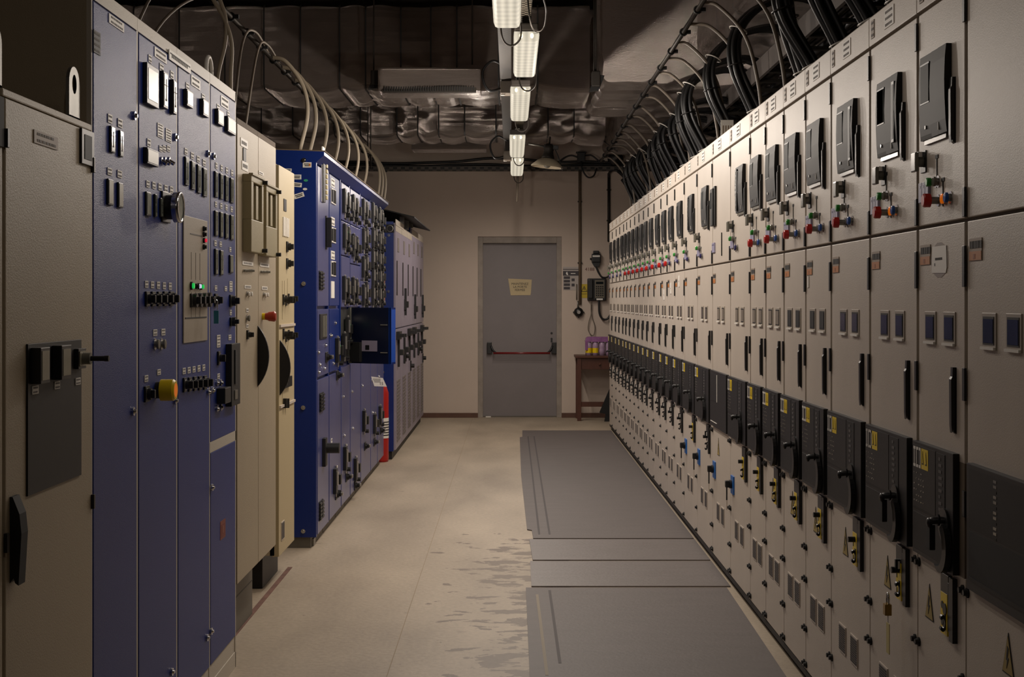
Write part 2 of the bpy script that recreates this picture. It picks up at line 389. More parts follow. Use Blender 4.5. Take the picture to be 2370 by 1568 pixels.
# ================================================================== far wall fittings
def wall_things():
    Y = 16.9; s = Y/F
    P = lambda x,y: wpt(x,y)
    # poster
    q = MB(); x0,z1 = P(1303,618); x1,z0 = P(1339,672)
    q.box(x0,x1,Y-.003,Y,z0,z1,mat('poster_paper',(176,168,162),.6))
    DK = mat('poster_dark',(62,58,62),.6)
    hh = z1-z0; ww = x1-x0
    q.box(x0,x1,Y-.004,Y-.003,z1-hh*.12,z1-hh*.09,DK); q.box(x0,x1,Y-.004,Y-.003,z1-hh*.38,z1-hh*.18,DK)
    q.prism([(x0+ww*.3+.02*math.cos(t)+.0*t, z1-hh*.28+.02*math.sin(t)) for t in [a*math.pi/6+math.pi*.6 for a in range(7)]],Y-.0052,Y-.004,WHITE)
    q.box(x0+ww*.5,x0+ww*.8,Y-.005,Y-.004,z1-hh*.3,z1-hh*.27,WHITE)
    for i in range(4): q.box(x0+ww*.05,x0+ww*.45,Y-.004,Y-.003,z1-hh*(.52+.15*i),z1-hh*(.41+.15*i),DK)
    for i in range(2): q.box(x0+ww*.55,x0+ww*.75,Y-.004,Y-.003,z1-hh*(.62+.22*i),z1-hh*(.5+.22*i),DK)
    tag(obj('safety_poster', q), 'grey and white printed poster on the wall right of the door', 'poster')
    # yellow sign
    q = MB(); x0,z1 = P(1343,658); x1,z0 = P(1361,690)
    q.box(x0,x1,Y-.004,Y,z0,z1,YELD); c=(x0+x1)/2
    q.prism([(c-.036,z1-.09),(c+.036,z1-.09),(c,z1-.02)],Y-.006,Y-.004,INK); q.prism([(c-.026,z1-.083),(c+.026,z1-.083),(c,z1-.033)],Y-.007,Y-.006,YELD)
    q.prism([(c-.003,z1-.04),(c+.006,z1-.045),(c,z1-.058),(c+.008,z1-.058),(c-.002,z1-.08),(c+.001,z1-.064),(c-.007,z1-.062)],Y-.008,Y-.007,INK)
    text_into(q,'DANGER',.02,c,z1-.115,Y-.005,INK,'CENTER',.8)
    tag(obj('warning_sign', q), 'yellow electrical hazard sign half behind the wall telephone', 'sign')
    q = MB(); x,z = P(1365,624); text_into(q,'4188',.055,x,z,Y-.001,mat('red_brown_ink',(96,50,44),.8),'CENTER')
    tag(obj('handwritten_number', q), 'number 4188 handwritten on the wall above the telephone', 'writing')
    # telephone
    x0,z1 = P(1359,645); x1,z0 = P(1402,696)
    t = empty('wall_telephone', (x0,Y,z0), 0, 'black wall telephone with grey keypad beside the end cabinet', 'telephone')
    w, h = x1-x0, z1-z0
    q = MB(); q.box(0,w,-.07,0,0,h,BLACK,.01); obj('body', q, t)
    q = MB(); q.box(w*.4,w*.9,-.074,-.069,h*.12,h*.92,mat('keypad_grey',(104,98,84),.5)); q.box(w*.45,w*.85,-.076,-.073,h*.74,h*.85,SCREEN)
    for i in range(4):
        for j in range(5): q.box(w*(.45+.11*i),w*(.52+.11*i),-.078,-.073,h*(.2+.1*j),h*(.26+.1*j),CHAR)
    obj('keypad', q, t)
    q = MB(); q.box(w*.48,w*.82,-.0745,-.07,h*.02,h*.09,WHITE); obj('number_label', q, t, label='white strip below the keypad')
    q = MB(); q.box(w*.04,w*.3,-.1,-.065,h*.08,h*.96,BLACK,.012); obj('handset', q, t)
    q = MB(); q.tube(spline([(w*.2,-.05,0),(w*.2,-.04,-.12),(w*.26,-.03,-.2),(w*.4,-.03,-.3),(w*.36,-.03,-.39),(w*.22,-.03,-.4),(w*.05,-.03,-.34),(w*.08,-.03,-.25),(w*.2,-.03,-.16),(w*.24,-.03,-.05)],8),.005,CABLEG)
    obj('looped_cord', q, t)
    q = MB(); q.tube(spline([(w*.62,-.05,0),(w*.64,-.05,-.14),(w*.8,-.05,-.21),(w*1.05,-.05,-.215),(w*1.25,-.05,-.16)],8),.012,CABLE); obj('supply_cable', q, t)
    # buzzer above
    x,z = P(1379,598)
    t = empty('wall_sounder', (x,Y,z), 0, 'black sounder box with white strip above the telephone', 'alarm')
    q = MB(); q.box(-.05,.05,-.08,0,-.05,.05,BLACK,.008); q.box(-.034,.034,-.06,0,.05,.085,BLACK,.008); q.prism([(-.05,-.05),(.05,-.05),(.03,-.1),(-.02,-.1)],-.06,-.01,BLACK)
    q.cyl((-.05,-.04,-.01),(-.07,-.04,-.01),.012,BLACK); obj('body', q, t)
    q = MB(); q.box(-.042,.042,-.082,-.079,.012,.03,WHITE); obj('label_strip', q, t)
    q = MB(); q.tube(spline([(0,-.04,-.1),(.03,-.04,-.17),(.07,-.04,-.22),(.13,-.04,-.22),(.17,-.04,-.17),(.18,-.04,-.08)],8),.01,CABLE); obj('cable', q, t)
    # alarm bell
    x,z = P(1339,723)
    t = empty('alarm_bell', (x,Y,z), 0, 'round black beacon at the lower end of the wall conduit', 'alarm')
    q = MB(); q.lathe([(.001,-.07),(.03,-.068),(.05,-.05),(.055,-.02),(.055,0)],(0,0,0),BLACK,'y'); obj('body', q, t)
    for a in range(4):
        pass
    q = MB(); q.cyl((0,-.07,0),(0,-.085,0),.02,CHROME); obj('lens', q, t)
    q = MB(); q.box(-.065,.065,-.03,-.01,-.008,.008,BLACK,.002); q.box(-.008,.008,-.03,-.01,-.065,.065,BLACK,.002); obj('clamp_ring', q, t)
    q = MB(); q.tube([(-.01,-.03,.05),(-.01,-.03,.13)],.008,GALV); obj('cable_gland', q, t)
    # conduits
    for i,(xx,y0,y1,l) in enumerate(((1342,390,705,'pale vertical conduit on the far wall ending at the round beacon'),(1409,402,560,'dark vertical conduit at the far wall beside the last cabinet'))):
        q = MB(); x,z1 = P(xx,y0); _,z0 = P(xx,y1); q.tube([(x,Y-.02,z0),(x,Y-.02,z1)],.017,DUSTY if i==0 else DSTEEL)
        for f in (.3,.75): q.box(x-.026,x+.026,Y-.03,Y,z0+(z1-z0)*f,z0+(z1-z0)*f+.015,DSTEEL)
        tag(obj('wall_conduit', q), l, 'conduit')
    q = MB(); x,z = P(1334.5,672); q.tube([(x,Y-.012,z-.11),(x,Y-.012,z+.07)],.008,CABLEG); tag(obj('thin_cable', q),'short brown cable beside the pale wall conduit','cable')
    # wall cable tray with cables
    x0,z0 = P(860,397); x1,z1 = P(1500,386)
    q = MB(); q.box(-3.28,2.45,Y-.12,Y,z0,z0+.05,PERFX); tag(obj('wall_cable_tray', q), 'dark slotted cable tray running across the far wall', 'cable tray')
    for i,(dz,l) in enumerate(((.065,'black cable lying along the far wall tray, lower one'),(.095,'black cable arching above the far wall tray'))):
        q = MB(); pts = [(-2.1+k*.37, Y-.06-.02*i, z0+dz+.012*math.sin(k*1.7+i)+(.05*i if 4<k<7 else 0)) for k in range(12)]
        q.tube(spline(pts,5),.015,CABLE); tag(obj('tray_cable', q), l, 'cable')
    # black boxes and loops on tray
    x,z = P(1344,366); q = MB(); q.box(x-.045,x+.045,Y-.15,Y-.05,z-.05,z+.06,BLACK,.006); q.box(x-.06,x+.06,Y-.15,Y-.06,z+.045,z+.06,BLACK,.003)
    jb = tag(obj('junction_box', q), 'black junction box standing on the far wall tray above the pale conduit', 'junction box')
    q = MB()
    q.tube(spline([(x-.04,Y-.1,z),(x-.12,Y-.1,z+.02),(x-.2,Y-.1,z-.01),(x-.26,Y-.1,z-.06)],6),.009,CABLE)
    q.tube(spline([(x,Y-.12,z-.05),(x+.01,Y-.13,z-.14),(x+.07,Y-.13,z-.23),(x+.14,Y-.13,z-.22),(x+.18,Y-.12,z-.13)],6),.009,CABLE)
    q.tube(spline([(x+.04,Y-.1,z+.02),(x+.12,Y-.1,z+.02),(x+.2,Y-.1,z-.04),(x+.26,Y-.1,z-.07)],6),.009,CABLE)
    obj('cable_tail', q, jb)
    x,z = P(1422,369)
    t = empty('cable_reel', (x,Y-.12,z), 0, 'black cable reel hung on the tray at the far wall', 'cable reel')
    q = MB(); q.lathe([(.001,-.05),(.085,-.05),(.085,-.03),(.05,-.03),(.05,.03),(.085,.03),(.085,.05),(.001,.05)],(0,0,0),BLACK,'y'); obj('drum', q, t)
    q = MB(); q.cyl((0,-.05,0),(0,-.065,0),.02,CHROME); obj('hub', q, t)
    x,z = P(1409,402); q = MB(); q.tube(spline([(x,Y-.02,z-.05),(x,Y-.05,z+.0),(x+.04,Y-.1,z+.03),(x+.1,Y-.12,z+.02)],6),.014,CABLE); tag(obj('bent_cable', q),'black cable elbow where the dark conduit meets the tray','cable')
    x,z = P(1440,415); q = MB(); q.tube(spline([(x-.06,Y-.1,z+.09),(x,Y-.13,z+.03),(x+.07,Y-.14,z-.06),(x+.05,Y-.12,z-.09),(x-.01,Y-.1,z-.01)],6),.02,CABLE); tag(obj('hanging_cable_loop', q),'thick black cable loop drooping below the tray right of the reel','cable')
    # wooden table
    t = empty('wooden_table', (.72,16.42,0), 0, 'dark brown wooden table against the far wall beside the end cabinet', 'table')
    q = MB(); q.box(0,.75,-.02,.44,.71,.735,WOOD,.003); obj('tabletop', q, t)
    q = MB(); q.box(.04,.71,.02,.05,.58,.71,WOOD,.003); q.cyl((.37-.1,.02,.645),(.27,-.01,.645),.014,WOOD); obj('drawer', q, t)
    for x in (.02,.69):
        for y in (.0,.38):
            q = MB(); q.box(x,x+.045,y,y+.045,0,.71,WOOD,.003); obj('leg', q, t)
    q = MB(); q.box(.06,.7,.01,.035,.16,.215,WOOD,.002); obj('stretcher', q, t)
    q = MB(); q.prism([(1.06,0.02),(1.16,0.02),(1.16,.42),(1.14,.42)],16.36,16.385,BLACK_M); q.box(1.0,1.14,16.33,16.4,0,.02,BLACK_M)
    q = MB(); q.prism([(.985,.10),(1.12,.07),(1.16,.40),(1.12,.42)],16.34,16.37,BLACK_M)
    q.prism([(1.04,0),(1.10,0),(1.12,.12),(1.06,.12)],16.345,16.365,BLACK_M)
    tag(obj('black_panel', q), 'black board leaning in front of the table by the end cabinet', 'board')
    # bottle pack
    PUR = mat('purple_film', (140,92,140), .2, var=.25, vscale=25); WAT = mat('bottle_plastic', (176,150,176), .15, var=.2, vscale=30)
    k = 0
    for ix in range(4):
        for iy in range(2):
            x = .875+ix*.075; y = 16.53+iy*.09
            b = MB(); b.lathe([(.001,0),(.033,0),(.034,.06),(.031,.075),(.034,.09),(.034,.14),(.014,.175),(.013,.195),(.001,.196)],(0,0,0),WAT,seg=14)
            o = tag(obj('water_bottle', b), 'small clear bottle in the purple pack on the brown table', 'bottle', 'bottles wrapped in the purple pack'); o.location=(x,y,.735)
            c = MB(); c.cyl((0,0,.19),(0,0,.206),.015,PUR); obj('bottle_cap', c, o)
            if ix == 0 or ix == 1:
                c = MB(); c.lathe([(.0352,.03),(.0352,.085)],(0,0,0),YEL,seg=14); obj('bottle_label', c, o, label='yellow paper band')
    q = MB()
    x0,x1,y0,y1 = .832,1.145,16.49,16.66
    rows = [(0,.0),(.13,.0),(.185,.015)]
    v = []
    for z,ins in ((.155,0),(.2,.012),(.212,.03)):
        v += [(x0+ins,y0+ins,z+.735),(x1-ins,y0+ins,z+.735),(x1-ins,y1-ins,z+.735),(x0+ins,y1-ins,z+.735)]
    q._add(v,[(0,1,5,4),(1,2,6,5),(2,3,7,6),(3,0,4,7),(4,5,9,8),(5,6,10,9),(6,7,11,10),(7,4,8,11),(8,9,10,11)],PUR,False)
    q.box(x0+.0,x0+.03,y0-.001,y0+.001,.735+.06,.9,PUR); q.box(x1-.03,x1,y0-.001,y0+.001,.735,.9,PUR); q.ball((x1-.03,y0+.03,.95),.025,PUR)
    tag(obj('plastic_wrap', q), 'purple plastic film over the pack of bottles on the table', 'wrapping')
wall_things()
# ================================================================== MATS ON FLOOR
MATM = mat('grey_rubber_mat', (98,91,89), .6, bump=.5, bscale=60, var=.12, vscale=3)
MATM2 = mat('grey_rubber_mat_lighter', (110,103,101), .5, bump=.5, bscale=60, var=.14, vscale=4)
SEAM = mat('mat_seam', (74,69,70), .7)
for _m in (MATM, MATM2):
    for _n in _m.node_tree.nodes:
        if _n.type == 'TEX_NOISE' and _n.inputs['Scale'].default_value < 10:
            _mp = _m.node_tree.nodes.new('ShaderNodeMapping'); _mp.inputs['Scale'].default_value = (1.2, 4.5, 1)
            _tc = [k for k in _m.node_tree.nodes if k.type == 'TEX_COORD'][0]
            _m.node_tree.links.new(_tc.outputs['Object'], _mp.inputs[0]); _m.node_tree.links.new(_mp.outputs[0], _n.inputs['Vector'])
            _n.inputs['Detail'].default_value = 10; _n.inputs['Roughness'].default_value = .7
def mats():
    def m(name, pts, label, mm, seams=()):
        q = MB(); q.prism(pts,0,.006,mm,axis='z')
        for (xa,ya,xb,yb,c) in seams: q.prism([(xa-.006,ya),(xa+.006,ya),(xb+.006,yb),(xb-.006,yb)],.0062,.0068,c,axis='z')
        tag(obj('rubber_mat', q), label, 'floor mat', 'grey rubber mats along the right row')
    D = lambda y: F*H/(y-CY)
    Xf = lambda x,y: (x-CX)*D(y)/F
    SL = mat('mat_scuff',(146,136,120),.7)
    m('a',[(Xf(1209,998),D(998)),(1.034,D(998)),(1.034,D(1248.6)),(Xf(1234,1248),D(1248.6)),(Xf(1231,1230),D(1230)),(Xf(1220,1228),D(1228)),(Xf(1206,1100),D(1100)),(Xf(1203,1014),D(1014)),(Xf(1209,1013),D(1013))],
      'longest grey rubber mat, reaching to the far end of the row', MATM, ((Xf(1222,1012),D(1012),Xf(1248,1240),D(1240),SEAM),(Xf(1236,1012),D(1012),Xf(1272,1240),D(1240),SEAM)))
    m('b',[(Xf(1225,1252),D(1251)),(1.034,D(1251)),(1.034,D(1299)),(Xf(1233,1299),D(1299))],'narrow pale grey rubber mat just before the longest mat', MATM2)
    m('c',[(Xf(1227,1302),D(1302)),(1.034,D(1302)),(1.034,D(1360)),(Xf(1230,1360),D(1360))],'grey rubber mat between the nearest mat and the narrow pale one', MATM2)
    m('d',[(Xf(1217,1363.5),D(1363.5)),(Xf(1682,1363.5),D(1363.5)),(.985,D(1568)),(.97,1.2),(.07,1.2),(Xf(1226,1568),D(1568))],'nearest grey rubber mat with pale scuffed tape marks', MATM,
      ((Xf(1243,1380),D(1380),Xf(1266,1568),D(1568),SL),(Xf(1272,1370),D(1370),Xf(1296,1540),D(1540),SEAM)))
mats()
# ================================================================== RIGHT ROW
def RD(px): return XR*F/(px-CX)
def f_relay(kind):
    def fn(b):
        w, h = .226, .208
        def prof(p): return [(0,0),(-p*.75,0),(-p*.95,h*.15),(-p*1.1,h*.4),(-p*1.15,h*.6),(-p*1.05,h*.85),(-p*.85,h),(0,h)]
        b.prism(prof(.022),.0,.097,CHAR,axis='x'); b.prism(prof(.024),.101,.155,CHAR,axis='x'); b.prism(prof(.026),.159,w,CHAR,axis='x')
        b.box(.002,w-.002,-.018,0,.002,h-.002,BLACK_M)
        b.box(.02,.088,-.0275,-.02,h*.44,h*.88,SCREEN); b.box(.016,.092,-.0262,-.02,h*.42,h*.9,BLACK)
        b.box(.02,.09,-.0275,-.026,h*.44,h*.88,SCREEN); b.box(.05,.06,-.0245,-.02,h*.12,h*.16,GREYPL)
        b.box(.166,.169,-.026,-.02,h*.05,h*.14,WHITE)
        if kind == 1: b.box(.178,.205,-.0305,-.02,h*.12,h*.9,BLACK); b.box(.182,.2,-.0315,-.02,h*.16,h*.86,CHAR2)
        if kind == 2:
            b.box(.03,.07,-.03,-.02,.01,h-.01,BLACK)
            for i in range(8): b.box(.045,.055,-.032,-.02,.02+i*.022,.032+i*.022,GREYPL)
        b.box(w*.1,w*.9,-.012,0,-.012,0,GREYPL)
    return feat(('protection_relay',kind), fn)
def f_relay_small():
    def fn(b):
        b.box(0,.09,-.03,0,.0,.19,CHAR,.003); b.box(.01,.05,-.034,-.03,.09,.17,SCREEN); b.box(.05,.12,-.02,0,.0,.2,BLACK,.003)
    return feat(('protection_relay','s'), fn)
def f_handle(h=.155):
    def fn(b):
        b.prism([(0,0),(-.018,.004),(-.02,.014),(-.028,.002),(-.032,.02),(-.034,h*.82),(-.026,h*.86),(-.024,h),(0,h)],0,.016,BLACK,axis='x')
        b.box(-.004,.02,-.004,0,0,h,BLACK_M)
    return feat(('door_handle',h), fn)
def f_hinge(h): return feat(('hinge',round(h,3)), lambda b: b.box(-.009,.009,-.006,0,0,h,BLACK,.001))
def f_screw():
    def fn(b): b.cyl((0,0,0),(0,-.012,0),.0085,BLACK,.007,seg=10); b.cyl((0,0,0),(0,-.004,0),.012,BLACK_M,seg=10)
    return feat(('panel_screw',), fn)
def f_selcover():
    def fn(b):
        b.box(0,.045,-.006,0,0,.055,BLACK,.001); b.cyl((.022,-.006,.028),(.022,-.03,.028),.014,GREYPL); b.box(.002,.042,-.042,-.028,.002,.05,GREYPL,.003)
        b.box(.014,.03,-.026,-.006,.03,.052,CHROME)
    return feat(('selector_switch','cover'), fn)
def f_labblock():
    def fn(b):
        b.box(0,.085,-.008,0,0,.05,MAUVEL,.001)
        for i in (1,2): b.box(.085*i/3-.001,.085*i/3+.001,-.0086,-.008,0,.05,NAVYP)
        for i in range(3): b.box(.085*i/3+.01,.085*i/3+.018,-.0086,-.008,.036,.042,NAVYP)
    return feat(('legend_block',), fn)
def f_legend():
    def fn(b): b.box(-.011,.011,-.003,0,.0,.009,CHAR); b.box(-.002,.002,-.003,0,-.06,.0,CHAR)  # charcoal T stands in for label edges and their thin shadow
    return feat(('legend_edge_shadow',), fn)
def f_window(h, face):
    def fn(b):
        b.box(0,.092,-.004,0,0,h,WINF,.001); b.box(.01,.082,-.0052,-.003,.011,h-.008,CHAR); b.box(.014,.078,-.006,-.003,.015,h-.013,face)
        b.box(.002,.09,-.009,-.003,0,.006,WHITE)
    return feat(('inspection_window',round(h,3),face.name), fn)
def f_vent():
    def fn(b):
        b.box(0,.09,-.003,0,0,.088,CREAM,.0005); b.box(.005,.085,-.0036,-.002,.005,.083,VENTM)
        for i in range(11): b.box(.007,.083,-.0045,-.003,.009+i*.0068,.0115+i*.0068,CHAR)
    return feat(('vent_grille',), fn)
def f_orange():
    def fn(b):
        w,h=.088,.05
        b.box(0,w,-.002,0,0,h,GREYLAB); b.box(.002,w-.002,-.0026,-.002,.001,h*.42,ORLAB); b.box(.03,.045,-.003,-.002,.004,.015,mat('orange_dark',(150,78,22),.6))
        x=.008
        for ww in (.004,.012,.004,.014,.012,.004,.014):
            b.box(x,x+ww,-.0028,-.002,h*.55,h*.88,INK); x+=ww+.003
    return feat(('maker_label',), fn)
def f_triangle():
    def fn(b):
        b.prism([(0,0),(.072,0),(.036,.088)],-.0015,0,INK); b.prism([(.004,.003),(.068,.003),(.036,.08)],-.0022,-.0015,mat('yellow_triangle',(168,146,84),.6))
        b.prism([(.034,.06),(.042,.056),(.036,.036),(.044,.036),(.03,.012),(.033,.03),(.027,.03)],-.003,-.0022,INK)
    return feat(('hazard_triangle',), fn)
def f_rotary(dark):
    def fn(b):
        b.cyl((.05,0,0),(.05,-.014,0),.04,BLACK,seg=20)
        arc = [(.052+.058*math.cos(t), -.05+.062*math.sin(t)) for t in [math.radians(a) for a in range(-115,66,15)]]
        arc2 = [(.03+.05*math.cos(t), -.05+.05*math.sin(t)) for t in [math.radians(a) for a in range(58,-108,-15)]]
        b.prism(arc+arc2,-.034,-.008,BLACK)
        b.tube(spline([(.06,-.005,.012),(.055,-.03,.012),(.05,-.06,.01),(.045,-.07,.005)],5),.009,BLACK,10); b.ball((.045,-.07,.005),.012,BLACK)
        b.cyl((.05,-.03,.012),(.05,-.038,.012),.014,CHAR)
        if dark: b.box(.02,.05,-.07,-.045,-.06,.0,BLACK_M,.003)
    return feat(('rotary_handle',dark), fn)
def f_lock_block(kind):
    def fn(b):
        h=.15
        b.box(.07,.10,-.03,0,0,h,BLACK,.002); b.box(.058,.07,-.028,0,.02,h*.9,CHAR2,.002); b.box(0,.06,-.026,0,h*.70,h,BLACK,.001)
        C = CHAR if kind==2 else YEL
        if kind != 2: b.box(0,.052,-.026,0,.006,h*.70,C,.001)
        if kind == 3:
            for z in (.035,.075): b.cyl((.016,-.02,z),(.016,-.03,z),.009,BLACK)
            b.cyl((.036,-.02,.068),(.036,-.031,.068),.014,BLACK)
        else:
            b.cyl((.03,-.005,.085),(.03,-.075,.085),.0085,BLACK,seg=12)
            for z in (.02,.062): b.box(.006,.014,-.028,-.02,z,z+.016,BLACK)
        # C hook standing out of the plate
        c = [( -.034+.02*math.cos(math.radians(a)), .035+.02*math.sin(math.radians(a))) for a in range(40,321,20)]
        c2 = [( -.034+.011*math.cos(math.radians(a)), .035+.011*math.sin(math.radians(a))) for a in range(320,39,-20)]
        b.prism([(-y-.075,z) for y,z in c]+[(-y-.075,z) for y,z in c2],.03,.042,BLACK,axis='x')
        b.box(.03,.042,-.03,-.005,.05,.058,BLACK)
        if kind in (2,4):
            b.box(.03,.042,-.055,-.005,.085,.115,BLACK,.002); b.box(.028,.044,-.04,-.028,.09,.11,WHITE)
    return feat(('interlock_block',kind), fn)
def f_padlock():
    def fn(b):
        b.tube(spline([(.0,-.02,.0),(0,-.02,.02),(.008,-.02,.028),(.016,-.02,.02),(.016,-.02,0)],5),.003,CHROME,6); b.box(-.004,.02,-.03,-.012,-.03,0,mat('brass',(150,120,60),.35,.8),.002)
        b.box(.0,.03,-.022,-.02,-.13,-.05,mat('pale_tag',(190,176,120),.6)); b.tube([(.01,-.02,-.03),(.012,-.02,-.055)],.0012,CHROME,5)
    return feat(('padlock_and_tag',), fn)
def f_blue():
    def fn(b):
        b.box(0,.085,-.012,0,0,.085,BLUEPL,.001); b.cyl((.035,-.012,.045),(.035,-.03,.045),.02,BLACK)
        b.box(.02,.05,-.062,-.028,.03,.062,BLACK,.004); b.box(.029,.041,-.064,-.055,.036,.056,GREYPL); b.box(.03,.04,-.055,-.045,-.03,.03,BLACK,.002); b.box(.026,.044,-.054,-.048,-.075,-.03,CREAM)
    return feat(('changeover_switch',), fn)
def f_breaker(w, kind):
    w = round(w,3)
    def fn(b):
        h=.282
        if kind=='big':
            b.box(0,w,-.02,0,-.02,h-.02,CHAR2,.002); b.box(.02,w-.02,-.021,-.018,h*.42,h-.03,CHAR); b.box(.02,w-.02,-.0215,-.018,.01,h*.40,BLACK_M); b.box(.02,w-.02,-.024,-.018,.004,.012,CHAR)
            for i in range(12): b.box(w*.3,w*.3+.02,-.0218,-.02,h*.42+i*.011,h*.42+i*.011+.006,GREYPL if i%3 else CHAR)
        elif kind=='plain':
            b.box(0,w,-.02,0,0,h,CHAR2,.002); b.box(.02,w*.45,-.022,-.018,h*.46,h*.94,CHAR); b.box(w*.45,w*.47,-.023,-.018,h*.46,h*.94,WHITE); b.box(.03,w*.45,-.023,-.018,h*.08,h*.09,WHITE)
        else:
            b.box(0,w,-.02,0,0,h,CHAR2,.002); b.box(.008,w*.82,-.0215,-.018,h*.40,h-.01,CHAR,.0005); b.box(.008,w*.82,-.0215,-.018,.012,h*.37,CHAR,.0005)
            b.box(.012,w*.6,-.0225,-.02,h*.42,h*.97,CHAR2)
            gx=.018; gz0,gz1=h*.775,h*.955
            for k,ww in enumerate((.018,.004,.018,.004,.016)):
                if ww<.005: gx+=ww; continue
                b.box(gx,gx+ww,-.0235,-.022,gz1-.007,gz1,WHITE); b.box(gx,gx+ww,-.0235,-.022,gz0,gz0+.007,WHITE); b.box(gx+(.006 if k==0 else (0 if k==2 else ww-.005)),gx+(.011 if k==0 else (.005 if k==2 else ww)),-.0235,-.022,gz0,gz1,WHITE)
                gx+=ww+.002
            b.box(gx+.003,gx+.062,-.0232,-.022,gz0,gz1,YEL)
            for j in (0,1):
                xx=gx+.010+.028*j
                b.prism([(xx,gz0+.012),(xx+.014,gz0+.012),(xx+.007,gz1-.006)],-.024,-.0232,INK); b.prism([(xx+.003,gz0+.015),(xx+.011,gz0+.015),(xx+.007,gz1-.014)],-.0245,-.024,YEL)
            rnd = random.Random(3)
            for r in range(6):
                for c in range(5):
                    if rnd.random()<.75: b.box(.02+c*.02,.02+c*.02+rnd.uniform(.004,.012),-.0232,-.022,h*.47+r*.014,h*.47+r*.014+.003,GREYPL)
            for r in range(9): b.box(w*.68,w*.68+rnd.uniform(.012,.03),-.0225,-.021,h*.48+r*.015,h*.48+r*.015+.007,mat('faint_print',(86,82,82),.6))
            b.cyl((w*.78,-.0215,h*.425),(w*.78,-.0235,h*.425),.004,BLACK)
    return feat(('breaker_cover',w,kind), fn)
edges = [2.62,3.324,3.719,4.214,4.725,5.135,5.545,5.94,6.325,6.9,7.516,8.128,8.728,9.235,9.687,10.09,10.58,11.03,11.42,11.83,12.24,12.67,13.08,13.44,13.93,14.39,14.94,15.42]
ORD = ['nearest','second','third','fourth','fifth','sixth','seventh','eighth','ninth','tenth','eleventh','twelfth','thirteenth','fourteenth','fifteenth']
ZT, ZH, ZM, ZB = 2.17, 2.086, 1.537, 1.0        # top, header line, upper / lower door line, bottom of lower door
